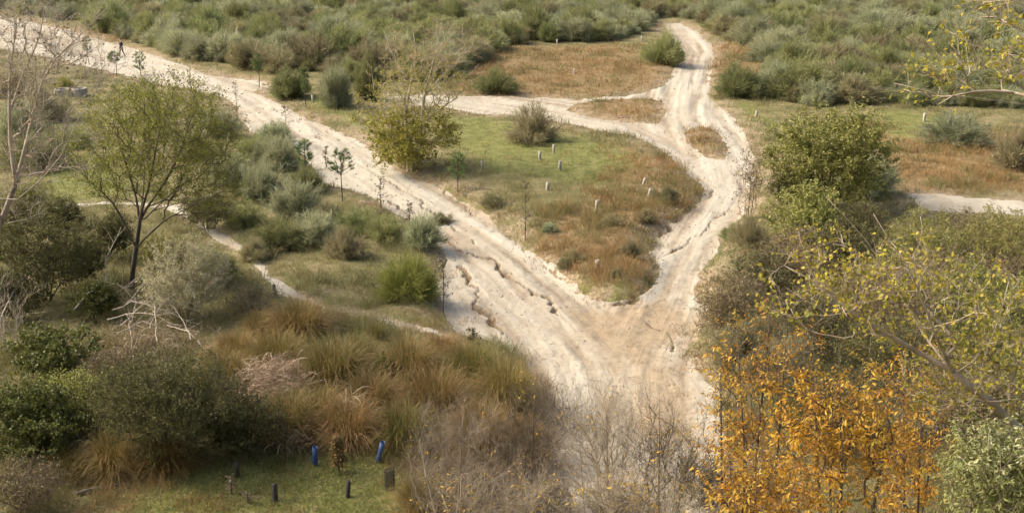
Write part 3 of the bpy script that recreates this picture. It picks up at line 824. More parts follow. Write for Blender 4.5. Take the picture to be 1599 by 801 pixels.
# broom bushes that stand apart: (u, v of the foot, width px, height px, kind, label)
for k, (u, v, w, h, kind, lab) in enumerate([
    (455,153,75,52,'f2','dark green rounded broom bush beside the bend of the left track'),
    (528,168,70,75,'f0','silvery upright broom bush just left of the tall poplar'),
    (575,155,60,70,'f7','green broom bush hidden behind the left of the tall poplar'),
    (1035,100,70,52,'f3','lone green broom bush at the left edge of the far track'),
    (1150,150,85,50,'f7','dark green broom bush at the right edge of the far track'),
    (1210,148,70,50,'f1','grey-green broom bush behind the dark one at the right track'),
    (830,222,112,72,'open','loose fan-shaped broom bush alone on the green lawn'),
    (772,145,70,40,'f3','pale green low broom bush in the brown clearing by the poplar'),
    (855,362,30,18,'silver','tiny blue-green broom bush on the brown slope between the tracks'),
    (395,255,70,60,'green','green broom bush at the top of the bank behind the leafy tree'),
    (440,262,85,62,'silver','silvery broom bush on the bank behind the rounded pine sapling'),
    (480,300,60,55,'green','green broom bush at the foot of the rounded pine sapling'),
    (405,312,95,70,'silver','broad silvery broom bush left on the bank above the footpath'),
    (465,338,90,70,'silver','silvery broom bush in the middle of the bank above the footpath'),
    (380,352,70,50,'green','green broom bush beside the upper end of the footpath'),
    (437,385,90,62,'green','dull green broom bush lowest on the bank near the footpath'),
    (540,402,70,60,'olive','dark olive broom bush left of the bright yellow-green one'),
    (515,350,60,45,'olive','small olive broom bush below the slender pine sapling'),
    (600,372,70,50,'green','green broom bush behind the bright yellow-green one'),
    (655,382,75,62,'silver','grey broom bush at the left edge of the rutted track'),
    (632,462,112,80,'yellow','bright yellow-green broom bush alone above the footpath'),
    (600,345,45,26,'olive','low olive bush under the thin sapling by the track'),
    (60,262,110,75,'green','green broom bush behind the bare white tree at the left'),
    (30,215,90,70,'silver','grey broom bush at the left edge behind the bare tree'),
    (75,190,80,70,'olive','olive broom bush left of the concrete rings'),
    (25,150,90,50,'olive','olive broom bush at the left edge below the track'),
    (110,230,80,45,'green','green broom bush between the concrete rings and leafy tree'),
    (340,215,70,55,'silver','silvery broom bush behind the right of the leafy tree'),
    (300,245,80,55,'olive','olive broom bush seen through the leafy tree crown'),
    (103,140,32,24,'yellow','small yellowish bush growing between the concrete rings'),
    (425,225,70,45,'silver','silvery broom bush at the top end of the bank by the track'),
    (360,290,80,60,'silver','silvery broom bush on the bank behind the right edge of the leafy tree'),
    (500,378,85,62,'silver','grey broom bush above the olive ones in the middle bank'),
    (560,362,75,52,'green','green broom bush on the bank below the dark brown sapling'),
    (395,405,60,40,'olive','low olive bush touching the footpath bend'),
    (690,350,40,24,'olive','low brownish bush on the left lip of the track'),
    (985,400,34,34,'olive','upright olive bush near the tip of the wedge between the tracks'),
    (960,432,30,18,'olive','low olive bush on the grassy tip above the fork'),
    (895,408,40,24,'olive','low brownish bush left of the lowest pale guard'),
    (884,418,34,20,'olive','low brownish bush on the left bank of the wedge'),
    (1040,312,44,30,'olive','rounded brownish bush at the right bank of the wedge'),
    (1005,345,36,24,'olive','brownish bush on the eroded right side of the wedge'),
    (955,352,34,20,'olive','small brownish bush in the middle of the wedge'),
    (770,322,50,28,'olive','low grey-brown bush on the bank right of the bright pine sapling'),
    (1345,300,110,80,'silver','grey broom bush at the right foot of the big olive shrub'),
    (1150,575,120,85,'dark','dark olive broom bush beside the track fork at the right'),
    (1215,600,130,100,'dark2','dark grey-green broom bush behind the orange leaves'),
    (1500,225,120,60,'silver','pale broom bush behind the upper right branches'),
    (1590,262,110,90,'olive','olive bush at the right edge above the far path'),
    (1170,385,70,60,'olive','low olive bush at the right side of the sunken track'),
    (1145,372,50,30,'green','small green bush on the right bank of the track'),
    ]):
    p = ground(u, v); m = mpp(p)
    pr = BROOM[int(kind[1])] if kind[0] == 'f' else NBROOM[{'dark': 'olive', 'dark2': 'open'}.get(kind, kind)]
    put_bush(pr, p, w * m * (1.08 if kind[0] == 'f' else 1.2), h * m * (1.08 if kind[0] == 'f' else 0.9), lab, k * 1.7, group=None)

# ------------------------------------------------------------------ single trees
class Frame:
    """local frame of a plant that stands at p: turns photo measurements at its own distance into local metres"""
    def __init__(s, p): s.p = np.array(p); s.m = mpp(s.p)
    def pt(s, u, v, dy=0.0): return at(u, v, s.p[1] + dy) - s.p
    def ell(s, u, v, ru, rv, rd=None, dy=0.0):
        c = s.pt(u, v, dy); return (c[0], c[1], c[2], ru * s.m, rd if rd else ru * s.m, rv * s.m)

def tree_parts(t, rg, limbs, tips, mats, leafset, alpha=0.35, r_tip=0.006, power=0.45, twig=3, twigL=0.3, lift=0.15, wig=0.07, kl=8, kc=4):
    LP, LR, CP, CR = skeleton(rg, limbs, tips, alpha, r_tip, power, lift, wig)
    tr, br = MB(), MB()
    tubes(tr, LP[0][None], (LR[0] * np.r_[1.4, 1.12, np.ones(len(LR[0]) - 2)])[None], kl)
    for p, r in zip(LP[1:], LR[1:]): tubes(br, p[None], r[None], kl - 1)
    tubes(br, CP, CR, kc)
    T = twigs_of(rg, CP, twig, twigL) if twig else None
    if twig: tubes(br, T, np.array([[1.0, 0.8, 0.45]]) * r_tip * 0.75 * np.ones((len(T), 1)), 3)
    obj('trunk', tr.mesh('trunk', mats[0], True), t); obj('branches', br.mesh('branches', mats[1], True), t)
    if leafset:
        cr = MB(); leafset(cr, T if twig else CP, CP); obj('crown', cr.mesh('crown', mats[2:]), t)
    return CP, T

def pick(P, f):
    return P[f(P[:, -1])]

# leafy tree by the footpath
rg = RGM(11); p = ground(205, 450); F = Frame(p); t = thing('leafy_tree', 'round-crowned olive leafy tree with dark slanting trunk at the left', 'tree', p)
q = F.pt
limbs = [[(0,0,-.1), q(207,425), q(213,385), q(218,345)], [q(213,385), q(178,318,-.5), q(145,287,-1), q(118,262,-1.4)], [q(218,340), q(211,300,.4), q(196,255,.6), q(180,205,.8)],
         [q(218,340), q(232,294,-.4), q(240,250,-.6), q(250,200,-.8)], [q(216,352), q(246,322,.6), q(282,290,1.2), q(325,262,1.6)], [q(216,355), q(224,300,1.), q(226,255,1.5), q(215,215,2.)],
         [q(213,385), q(255,345,-.8), q(305,318,-1.4), q(355,295,-1.8)], [q(218,340), q(258,285,.2), q(285,230,.3), q(300,180,.3)], [q(215,365), q(190,335,1.), q(165,300,1.6), q(150,250,2.)]]
tips = blob_tips(rg, 980, [F.ell(248,212,126,95), F.ell(172,250,70,66), F.ell(325,250,66,78), F.ell(250,160,98,46), F.ell(315,310,75,34), F.ell(145,288,48,30)], 1.0)
tree_parts(t, rg, limbs, tips, [M['bark_dark'], M['stem_brown'], M['tree_leaf']], lambda mb, T, CP: leaf_on(mb, rg, T[rg.random(len(T)) < .8], 5, 0.08, 0.05, 0.13, 0.25, 0, 0.1), 0.4, 0.0046, 0.44, 5, 0.45)
LEAFY = t

# yellowing poplar clump in the middle
rg = RGM(12); p = ground(640, 266); F = Frame(p); t = thing('poplar_tree', 'tall thin poplar clump with pale bare upper branches and yellow-green base', 'tree', p)
q = F.pt
limbs = [[(0,0,-.1), q(634,200), q(632,130), q(612,85), q(600,50)], [q(640,262), q(655,225,-.4), q(662,150,-.5), q(678,95,-.5), q(692,24,-.5)], [q(640,262), q(615,215,.3), q(590,160,.5), q(572,110,.6)],
         [q(662,150,-.5), q(690,120,-.3), q(720,90,0), q(738,72,0)], [q(634,180), q(640,140,.4), q(650,80,.6), q(645,50,.7)], [q(662,165,-.5), q(690,155,.2), q(715,130,.5), q(735,115,.7)]]
tips = np.concatenate([blob_tips(rg, 330, [F.ell(645,208,78,52), F.ell(625,232,52,32)], 1.6), blob_tips(rg, 360, [F.ell(612,160,66,58), F.ell(655,125,75,55)], 1.2),
                       blob_tips(rg, 230, [F.ell(690,90,62,65), F.ell(620,80,52,46), F.ell(725,115,30,45)], 1.0)])
zl, zm = F.pt(640,175)[2], F.pt(640,105)[2]
def lv(mb, T, CP):
    leaf_on(mb, rg, pick(T, lambda e: e[:, 2] < zl), 10, 0.12, 0.09, 0.14, 0.3, 0)
    leaf_on(mb, rg, pick(T, lambda e: (e[:, 2] >= zl) & (e[:, 2] < zm)), 3, 0.10, 0.07, 0.16, 0.3, 0, lo=0.45)
    leaf_on(mb, rg, pick(T, lambda e: (e[:, 2] >= zm)), 3, 0.09, 0.055, 0.16, 0.3, 1)
tree_parts(t, rg, limbs, tips, [M['stem_pale'], M['stem_pale'], M['poplar_low'], M['poplar_top']], lv, 0.35, 0.0075, 0.45, 3, 0.42)

# bare pale tree at the left edge
rg = RGM(13); X = at(-75, 500, 27.0); p = np.array([X[0], 27.0, gz(X[0], 27.0)]); F = Frame(p); t = thing('bare_tree', 'leafless pale-barked tree spreading in from the left edge', 'tree', p)
q = F.pt
limbs = [[(0,0,-.1), q(-55,560), q(-25,430), q(5,335), q(25,285)], [q(25,285), q(16,230), q(15,180), q(14,120), q(25,50), q(18,-20)], [q(25,285), q(45,205,.4), q(62,140,.6), q(72,108,.6), q(112,68,.7), q(145,36,.7), q(178,0,.7)],
         [q(72,108,.6), q(120,98,.3), q(165,62,.1), q(218,18,0)], [q(5,335), q(-20,280,-.6), q(-30,180,-.8), q(-25,60,-1)], [q(10,325), q(60,285,-.4), q(95,245,-.6), q(120,190,-.7), q(138,160,-.7)],
         [q(45,205,.4), q(48,140,.9), q(52,70,1.2), q(44,0,1.4)], [q(15,180), q(30,130,.3), q(62,60,.3), q(70,10,.3)]]
tips = blob_tips(rg, 520, [F.ell(40,120,75,120), F.ell(110,85,85,70), F.ell(20,30,60,60), F.ell(85,235,65,70), F.ell(20,290,50,70)], 0.8)
tree_parts(t, rg, limbs, tips, [M['stem_grey'], M['stem_pale'], M['brown_leaf']], lambda mb, T, CP: leaf_on(mb, rg, T[::6], 1, 0.07, 0.045, 0.03, 0.5, 0), 0.3, 0.0040, 0.455, 7, 0.40, 0.1, 0.11)

# foreground tree at the right whose trunk stands outside the picture
rg = RGM(14); p = np.array([8.2, 12.0, gz(8.2, 12.0)]); F = Frame(p); t = thing('branching_tree', 'near tree with long pale limbs reaching in from the right edge', 'tree', p)
q = F.pt
c1 = q(1488,580)
limbs = [[(0,0,-.2), (-.1,-.1,1.5), q(1700,760), q(1740,500), q(1760,200), q(1750,20), q(1740,-150)], [q(1700,760), q(1600,674), q(1573,655), q(1549,628), q(1530,613), q(1510,600), c1],
         [c1, q(1440,553,.1), q(1399,530,.1), q(1345,499,.2), q(1325,482,.2), q(1277,442,.3), q(1225,415,.3)],
         [c1, q(1445,528,.5), q(1426,492,.7), q(1399,455,.8), q(1389,428,.8), q(1348,368,.9), q(1290,308,1)],
         [c1, q(1458,519,-.4), q(1449,489,-.6), q(1432,449,-.6), q(1416,408,-.6), q(1390,380,-.6), q(1364,334,-.6)],
         [q(1530,613), q(1535,560,.4), q(1560,500,.6), q(1575,440,.7)], [q(1549,628), q(1500,625,-.5), q(1470,610,-.7), q(1440,600,-.7)],
         [q(1760,200), q(1660,180,-.6), q(1599,162,-1), q(1540,157,-1), q(1495,147,-1), q(1460,149,-1), q(1395,130,-1)],
         [q(1755,60), q(1650,20,-.5), q(1590,5,-.8), q(1545,-10,-.8), q(1520,-20,-.9)]]
tips = np.concatenate([blob_tips(rg, 110, [F.ell(1290,440,100,75,1.0)], 0.7), blob_tips(rg, 190, [F.ell(1430,450,110,110,1.2), F.ell(1540,500,90,90,1.3)], 0.7),
    blob_tips(rg, 110, [F.ell(1550,560,70,70,1.0), F.ell(1470,600,80,50,1.0)], 0.7), blob_tips(rg, 46, [F.ell(1550,20,75,50,.8), F.ell(1575,90,45,60,.7)], 0.6), blob_tips(rg, 26, [F.ell(1470,120,80,40,.5)], 0.6)])
def lv(mb, T, CP):
    k = rg.random(len(T)) < 0.6
    leaf_on(mb, rg, T[k], 3, 0.056, 0.04, 0.05, 0.5, 0)
tree_parts(t, rg, limbs, tips, [M['bark_fork'], M['bark_fork'], M['lime_leaf']], lv, 0.22, 0.0034, 0.46, 4, 0.22, 0.05, 0.07)

# orange saplings: tall thin stems, hanging rows of leaves
def row_leaves(mb, rg, P, per, L, W, mat=0, lo=0., hi=1.):
    """leaves in two ranks along arching twigs, hanging"""
    n = len(P); k = np.repeat(np.arange(n), per); f = np.tile(np.linspace(0.12, 0.99, per), n)
    tt = f * (P.shape[1] - 1 - 1e-3); i = tt.astype(int); w = (tt - i)[:, None]
    a = P[k, i] * (1 - w) + P[k, i + 1] * w
    d = unit(P[k, i + 1] - P[k, i]); sd_ = unit(np.cross(d, [0, 0, 1.0])) * np.where(np.arange(n * per) % 2, 1, -1)[:, None]
    D = d * 0.5 + sd_ * 0.65 + np.array([0, 0, -0.75]) + rg.normal(size=(n * per, 3)) * 0.3
    sc = (0.7 + 0.6 * rg.random(n * per)) * (0.65 + 0.6 * rg.random(n))[k]
    tone = np.clip(lo + (hi - lo) * (0.6 * rg.random(n)[k] + 0.4 * rg.random(n * per)), 0, 1)
    leaves(mb, a, D, rvec(rg, n * per) + np.array([0, 0, .6]), L * sc, W * sc, mat, tone, 0.2)

def multi_stem(name, label, cat, seed, Y, ub, stems, ells, ntip, mats, leaf, alpha=0.5, r_tip=0.003, twig=3, twigL=0.22, group=None, wig=0.06, lift=0.05, leafname='foliage', power=0.46, root=.08):
    rg = RGM(seed); X = at(ub, 700, Y)[0]; p = np.array([X, Y, gz(X, Y)]); F = Frame(p)
    t = thing(name, label, cat, p, group)
    E = [F.ell(*e) for e in ells]
    tips = blob_tips(rg, ntip, E, 1.0)
    limbs = []
    for j, (u, v, dy) in enumerate(stems):
        e = F.pt(u, v, dy); b = np.array([rg.normal() * root, rg.normal() * root, 0.0]); b[2] = gz(p[0] + b[0], p[1] + b[1]) - p[2] - .1
        mid = b * 0.45 + e * 0.55; mid[:2] = b[:2] * 0.6 + e[:2] * 0.4; mid[:2] += rg.normal(size=2) * 0.10
        limbs.append([b, mid, e])
    LP, LR, CP, CR = skeleton(rg, limbs, tips, alpha, r_tip, power, lift, wig, 8)
    st = MB(); wood(st, st, LP, LR, CP, CR, 6, 4, 1.15)
    T = twigs_of(rg, CP, twig, twigL)
    tubes(st, T, np.array([[1.0, 0.8, 0.45]]) * r_tip * 0.8 * np.ones((len(T), 1)), 3)
    obj('stem', st.mesh('stem', mats[0], True), t)
    fo = MB(); leaf(fo, rg, T, CP)
    if fo.n: obj(leafname, fo.mesh('foliage', mats[1:]), t)
    return t

def gold(frac, lo=0., hi=1., per=6):
    def f(mb, rg, T, CP):
        z = T[:, -1, 2]; zr = (z - z.min()) / (z.max() - z.min() + 1e-6)
        row_leaves(mb, rg, T[rg.random(len(T)) < frac * (1.55 - 1.15 * zr)], per, 0.062, 0.022, 0, lo, hi)
    return f
multi_stem('orange_sapling', 'sparse orange sapling with tall thin stems left of the denser orange ones', 'tree', 21, 12.5, 1190, [(1125,560,.2),(1150,500,-.2),(1205,470,.3),(1230,500,-.4),(1170,600,.6)],
    [(1165,600,62,120,.8), (1205,560,55,95,.8), (1140,720,45,90,.7), (1200,740,70,80,.8)], 330, [M['stem_brown'], M['gold_leaf']], gold(0.36, 0.0, 1.0, 7), 0.4, 0.0022, 4, 0.26)
multi_stem('orange_sapling', 'dense bright orange sapling in the lower right, left of the green shrub', 'tree', 22, 11.5, 1330, [(1270,600,.2),(1310,540,-.2),(1350,560,.3),(1400,600,-.4),(1290,680,.6)],
    [(1290,690,85,110,.9), (1350,670,80,110,.9), (1260,600,50,90,.7)], 380, [M['stem_brown'], M['gold_leaf']], gold(0.52, 0., 1., 7), 0.4, 0.0022, 4, 0.24)
multi_stem('orange_sapling', 'orange sapling half hidden under the pale limb of the near tree', 'tree', 23, 13.5, 1440, [(1410,640,.2),(1440,600,-.2),(1465,650,.3),(1400,700,.5)],
    [(1430,690,60,110,.8), (1400,740,60,80,.8), (1445,610,50,60,.7)], 230, [M['stem_brown'], M['gold_leaf']], gold(0.45, 0., .85, 7), 0.4, 0.0022, 4, 0.24)
multi_stem('orange_sapling', 'low orange sapling at the bottom edge of the picture', 'tree', 24, 10.5, 1190, [(1140,720,.2),(1190,700,-.2),(1240,720,.3)],
    [(1180,770,80,70,.7), (1240,780,60,60,.6)], 200, [M['stem_brown'], M['gold_leaf']], gold(0.5, 0., 1., 7), 0.4, 0.0022, 4, 0.22)

# green shrub in the bottom right corner
def sagel(mb, rg, T, CP):
    row_leaves(mb, rg, T, 7, 0.06, 0.018, 0, 0.0, 0.7)
    z = np.sort(CP[:, -1, 2])[int(len(CP) * .85)]
    row_leaves(mb, rg, pick(T, lambda e: e[:, 2] > z), 4, 0.05, 0.02, 0, 0.7, 1.0)
multi_stem('green_shrub', 'pale green shrub with whitish tips in the bottom right corner', 'shrub', 25, 10.0, 1560, [(1510,690,.2),(1545,670,-.2),(1580,690,.3),(1620,700,.2)],
    [(1545,760,70,95,.6), (1600,740,80,95,.6), (1520,720,45,60,.5)], 420, [M['stem_grey'], M['sage_leaf']], sagel, 0.5, 0.0025, 3, 0.17)
multi_stem('green_shrub', 'darker green leafy shrub at the right edge under the near limb', 'shrub', 26, 10.8, 1620, [(1570,760,.2),(1600,740,-.2),(1640,760,.3)],
    [(1590,770,45,70,.5), (1640,760,60,80,.5)], 160, [M['stem_grey'], M['green_leaf']], lambda mb, rg, T, CP: leaf_on(mb, rg, T, 5, 0.06, 0.035, 0.04, 0.4, 0), 0.5, 0.0025, 3, 0.17)

# leafless thickets at the bottom centre
for k, (ub, Y, stems, ells, n, fr, mat, lab) in enumerate([
    (700, 17.0, [(655,690,.2),(690,640,-.2),(725,620,.3),(760,650,-.3),(640,740,.4)], [(690,700,60,75,.9),(735,680,55,70,.9),(660,740,40,50,.7)], 420, 0.008, 'stem_grey', 'pale grey leafless thicket leaning over the grass at the bottom'),
    (820, 15.0, [(800,640,.2),(835,600,-.2),(870,600,.3),(785,700,-.3),(850,660,.4)], [(830,690,60,95,.9),(870,660,50,80,.8),(800,740,45,60,.8)], 460, 0.006, 'stem_brown', 'brown leafless thicket left of centre at the bottom edge'),
    (920, 14.0, [(900,620,.2),(945,590,-.2),(965,610,.3),(880,680,-.3),(930,700,.4)], [(925,690,65,100,.9),(960,680,50,80,.8)], 460, 0.012, 'stem_mid2', 'brown twiggy thicket with few yellow leaves at bottom centre'),
    (1030, 13.5, [(1000,640,.2),(1030,620,-.2),(1065,660,.3),(1080,700,-.3)], [(1020,710,60,95,.8),(1070,740,50,75,.8)], 400, 0.03, 'stem_brown', 'twiggy thicket with some golden leaves beside the orange saplings'),
    (760, 13.5, [(720,740,.2),(760,730,-.2),(800,745,.3),(690,770,.2)], [(740,790,75,60,.7),(820,780,60,60,.7)], 320, 0.02, 'stem_mid2', 'low twiggy thicket with scattered orange leaves at the bottom edge'),
    (980, 12.5, [(930,750,.2),(975,740,-.2),(1020,750,.3)], [(930,790,70,55,.7),(1030,790,70,55,.7)], 320, 0.035, 'stem_mid2', 'low golden-leaved twigs at the bottom edge right of centre')]):
    multi_stem('leafless_thicket', lab, 'shrub', 30 + k, Y, ub, stems, ells, n, [M[mat.replace('mid2', 'mid')], M['gold_leaf']], gold(fr, 0.4, 1.0, 4), 0.42, 0.0017, 6, 0.30, 'leafless thickets in the foreground', 0.09, root=.35)

# ------------------------------------------------------------------ shrubs of the middle distance: (u, v foot, w px, h px, type, label)
def leafy_shrub(seed, u, v, w, h, leafm, stemm, label, n, leafL, leafW, per, twig=3, twigL=0.28, name='shrub', bias=1.6, rt=0.004, lo=0., hi=1., lobes=4, cat='shrub', lift0=0.5, droop=0.2):
    rg = RGM(seed); p = ground(u, v); m = mpp(p)
    r, H = w * m / 2, h * m
    E = [(0, 0, H * lift0, r * .8, r * .7, H * .48)]
    for i in range(lobes):
        a = rg.random() * 6.28; E.append((math.cos(a) * r * .45, math.sin(a) * r * .4, H * (lift0 - .12 + .3 * rg.random()), r * .5, r * .5, H * .34))
    st, fo = shrub_parts(rg, E, int(n * 1.15), leafL * 1.35, leafW * 1.45, int(per * 1.6 + .5), 8, 0.3, 0.5, rt, twig, twigL, droop, 0.06, bias, lo, hi)
    t = thing(name, label, cat, (p[0], p[1], p[2] - .03))
    obj('stem', st.mesh('stem', M[stemm]), t)
    if fo.n: obj('foliage', fo.mesh('foliage', M[leafm]), t)
    return t
leafy_shrub(41, 1285, 330, 225, 172, 'olive_leaf', 'stem_brown', 'big rounded olive shrub right of the sunken track', 520, 0.10, 0.05, 6, 4, 0.4)
leafy_shrub(42, 1245, 395, 150, 110, 'olive_leaf', 'stem_brown', 'lower yellowish olive shrub in front of the big olive one', 330, 0.075, 0.04, 7, 3, 0.3, lo=.25)
leafy_shrub(43, 1135, 520, 125, 108, 'brown_leaf', 'stem_grey', 'grey-brown twiggy bush at the right of the track fork', 380, 0.05, 0.022, 3, 4, 0.30)
leafy_shrub(44, 1185, 490, 130, 110, 'dark_leaf', 'stem_grey', 'dark twiggy bush behind the grey-brown one at the fork', 300, 0.05, 0.025, 4, 4, 0.30)
leafy_shrub(45, 1320, 450, 170, 120, 'dark_leaf', 'stem_brown', 'dull dark shrub below the big olive one on the right', 300, 0.06, 0.03, 5, 4, 0.34)
leafy_shrub(46, 1440, 425, 190, 100, 'olive_leaf', 'stem_grey', 'pale olive shrub in front of the far path on the right', 330, 0.06, 0.02, 6, 4, 0.3)
leafy_shrub(47, 1560, 430, 170, 110, 'olive_leaf', 'stem_grey', 'fine-leaved olive shrub below the far path at the right edge', 330, 0.06, 0.025, 5, 4, 0.3)
leafy_shrub(48, 1400, 545, 230, 150, 'brown_leaf', 'stem_grey', 'broad brown shrub behind the pale limbs of the near tree', 380, 0.06, 0.025, 4, 4, 0.36)
leafy_shrub(49, 1545, 570, 240, 170, 'olive_leaf', 'stem_brown', 'broad olive shrub at the right edge behind the near tree', 380, 0.06, 0.03, 5, 4, 0.36, lo=.0, hi=.8)
leafy_shrub(50, 1270, 560, 170, 120, 'dark_leaf', 'stem_grey', 'dark bush behind the tops of the orange saplings', 300, 0.05, 0.025, 4, 4, 0.34)
leafy_shrub(51, 1480, 700, 260, 170, 'brown_leaf', 'stem_brown', 'brown undergrowth bush behind the orange saplings', 330, 0.06, 0.03, 4, 4, 0.34)
leafy_shrub(52, 1300, 690, 220, 120, 'dark_leaf', 'stem_brown', 'dark undergrowth bush below the fork bush behind orange leaves', 300, 0.06, 0.03, 4, 4, 0.34)
for k, a in enumerate([(1230,480,140,110,'brown_leaf','stem_grey','pale brown bush between the dark twiggy bush and the pale limbs'), (1395,480,150,100,'olive_leaf','stem_grey','yellowish olive bush seen through the pale limbs'),
    (1490,500,170,120,'brown_leaf','stem_grey','pale brown bush in the middle of the right thicket'), (1595,505,150,110,'brown_leaf','stem_grey','brownish bush at the right edge below the olive one'),
    (1390,620,200,130,'dark_leaf','stem_brown','dim green bush under the joint of the pale limbs'), (1570,665,200,140,'olive_leaf','stem_brown','yellowish bush behind the thick pale limb'), (1250,430,120,80,'brown_leaf','stem_grey','dry brown bush below the yellowish olive shrub'),
    (1520,395,140,70,'brown_leaf','stem_grey','straw-coloured bush just below the far path'), (1330,385,140,80,'dark_leaf','stem_brown','dusky bush right of the yellowish olive shrub')]):
    leafy_shrub(210 + k, *a, 230, 0.055, 0.025, 5, 4, 0.34)
for k, a in enumerate([(720,800,170,90,'brown_leaf','stem_brown','brown brush under the pale thicket at the bottom edge'), (850,812,150,70,'brown_leaf','stem_brown','brown brush at the foot of the leafless thickets'),
    (985,815,150,60,'brown_leaf','stem_brown','low brown brush where the track leaves the picture'), (1105,790,150,80,'brown_leaf','stem_brown','brown brush under the left orange sapling')]):
    leafy_shrub(250 + k, *a, 240, 0.04, 0.016, 2, 5, 0.34)
leafy_shrub(53, 1165, 345, 55, 120, 'brown_leaf', 'stem_grey', 'thin grey bare bush at the right edge of the track', 160, 0.06, 0.03, 1, 4, 0.35)
leafy_shrub(54, 292, 498, 165, 135, 'willow_leaf', 'stem_grey', 'silvery willow bush right of the leafy tree trunk', 420, 0.075, 0.016, 7, 3, 0.30, lo=.35)
leafy_shrub(55, 280, 715, 290, 185, 'dark_leaf', 'stem_brown', 'large dark grey-brown bush in the lower left', 900, 0.045, 0.02, 6, 4, 0.32, hi=.75)
leafy_shrub(56, 385, 708, 150, 100, 'dark_leaf', 'stem_brown', 'dark low bush right of the large grey-brown bush', 280, 0.05, 0.025, 5, 4, 0.3, hi=.7)
leafy_shrub(57, 95, 585, 180, 85, 'green_leaf', 'stem_brown', 'fresh green bramble bush under the fallen branches at the left', 230, 0.075, 0.05, 4, 3, 0.28)
leafy_shrub(58, 55, 715, 210, 120, 'green_leaf', 'stem_brown', 'dark green leafy bush in the lower left corner', 420, 0.07, 0.045, 5, 3, 0.28, hi=.75)
leafy_shrub(59, 70, 470, 180, 140, 'dark_leaf', 'stem_brown', 'shadowy dark green bush left of the leafy tree', 330, 0.06, 0.03, 6, 4, 0.34, hi=.8)
leafy_shrub(60, 20, 400, 110, 100, 'dark_leaf', 'stem_brown', 'dark bush at the left edge below the bare tree', 220, 0.06, 0.03, 5, 4, 0.34)
leafy_shrub(61, 605, 598, 42, 46, 'green_leaf', 'stem_brown', 'small fresh green shrub among the tussocks', 90, 0.07, 0.035, 4, 2, 0.15)
leafy_shrub(62, 25, 560, 150, 150, 'brown_leaf', 'stem_pale', 'pale leafless shrub at the left edge beside the bramble', 120, 0.05, 0.03, 0, 4, 0.4)
leafy_shrub(63, 400, 495, 110, 60, 'brown_leaf', 'stem_grey', 'low brown twiggy bush right of the silvery willow', 200, 0.05, 0.02, 2, 4, 0.28)
for k, a in enumerate([(120,445,110,80,'dark_leaf','stem_brown','dark green bush in the hollow behind the bramble'), (30,500,130,100,'dark_leaf','stem_brown','dark bush at the left edge above the bramble'), (60,345,90,70,'olive_leaf','stem_brown','olive bush beside the faint footpath at the left'),
    (140,500,90,60,'green_leaf','stem_brown','patch of green bramble left of the fallen branches'), (340,440,90,50,'olive_leaf','stem_brown','low olive bush between the footpath and silvery willow'), (260,420,90,60,'olive_leaf','stem_grey','olive bush behind the silvery willow'),
    (120,665,150,90,'olive_leaf','stem_brown','olive leafy bush left of the large dark bush'), (95,360,80,50,'dark_leaf','stem_brown','dim low bush in front of the faint footpath'), (185,610,110,60,'brown_leaf','stem_grey','brown twiggy bush above the large dark bush')]):
    leafy_shrub(230 + k, *a, 240, 0.055, 0.028, 5, 4, 0.32, hi=.85)
leafy_shrub(64, 165, 405, 110, 85, 'dark_leaf', 'stem_brown', 'dim green bush just left of the leafy tree trunk', 220, 0.06, 0.03, 5, 4, 0.3)
leafy_shrub(65, 320, 360, 110, 60, 'dark_leaf', 'stem_brown', 'low olive bush under the right side of the leafy tree', 220, 0.05, 0.025, 5, 4, 0.3)
leafy_shrub(66, 30, 800, 170, 90, 'brown_leaf', 'stem_brown', 'purplish brown twiggy bush in the bottom left corner', 240, 0.045, 0.02, 2, 4, 0.28)
leafy_shrub(68, 1240, 330, 110, 70, 'dark_leaf', 'stem_brown', 'dark shrub at the left foot of the big olive one', 200, 0.06, 0.03, 5, 4, 0.3)

# ------------------------------------------------------------------ tussock grass
TG = []
for i in range(5):
    TG.append(tussock_parts(RGM(300 + i), 1.0, 1.0, 2000, 0.0 if i % 2 else 0.2, 0.8 if i % 3 == 1 else 1.0, 0.0085).mesh('tussock_blades', M['tussock']))
TS = [(468,522,120,62,'brownish tussock beside the footpath, farthest of the tall tussocks'),(588,532,40,34,'small dark green tussock alone below the footpath'),(408,520,70,40,'low tussock left of the brownish one by the footpath'),
 (520,600,135,80,'broad golden tussock in the middle of the tussock bank'),(435,570,110,60,'golden tussock above the pile of dry reeds'),(640,590,120,72,'green-hearted tussock right of the small green shrub'),(738,598,110,74,'bright green-topped tussock nearest the sandy track'),
 (690,560,90,44,'low golden tussock at the end of the footpath'),(580,650,120,80,'rusty tussock below the small green shrub'),(680,650,140,90,'tall rusty tussock behind the pale leafless thicket'),(790,640,120,90,'golden tussock at the edge of the sandy track'),
 (632,698,120,80,'dark tussock just right of the right blue guard'),(545,690,120,80,'dark green tussock behind the small rusty shrub'),(450,686,120,90,'dark shaded tussock behind the left blue guard'),(262,728,120,66,'orange-brown tussock under the large dark bush'),
 (180,735,110,70,'dark green tussock in the lower left beside fallen branches'),(110,745,80,50,'small green tussock beside the logs in the lower left'),(655,800,90,70,'tussock at the bottom edge beneath the pale thicket'),(350,600,100,60,'rusty tussock left of the pile of dry reeds'),
 (370,560,90,50,'pale tussock right of the fallen pale branches'),(750,700,120,90,'rusty tussock hidden behind the leafless thickets'),(560,570,90,55,'golden tussock left of the small green shrub'),(820,720,110,80,'shaded tussock at the lower edge of the track'),(500,668,100,75,'olive tussock below the dry reeds')]
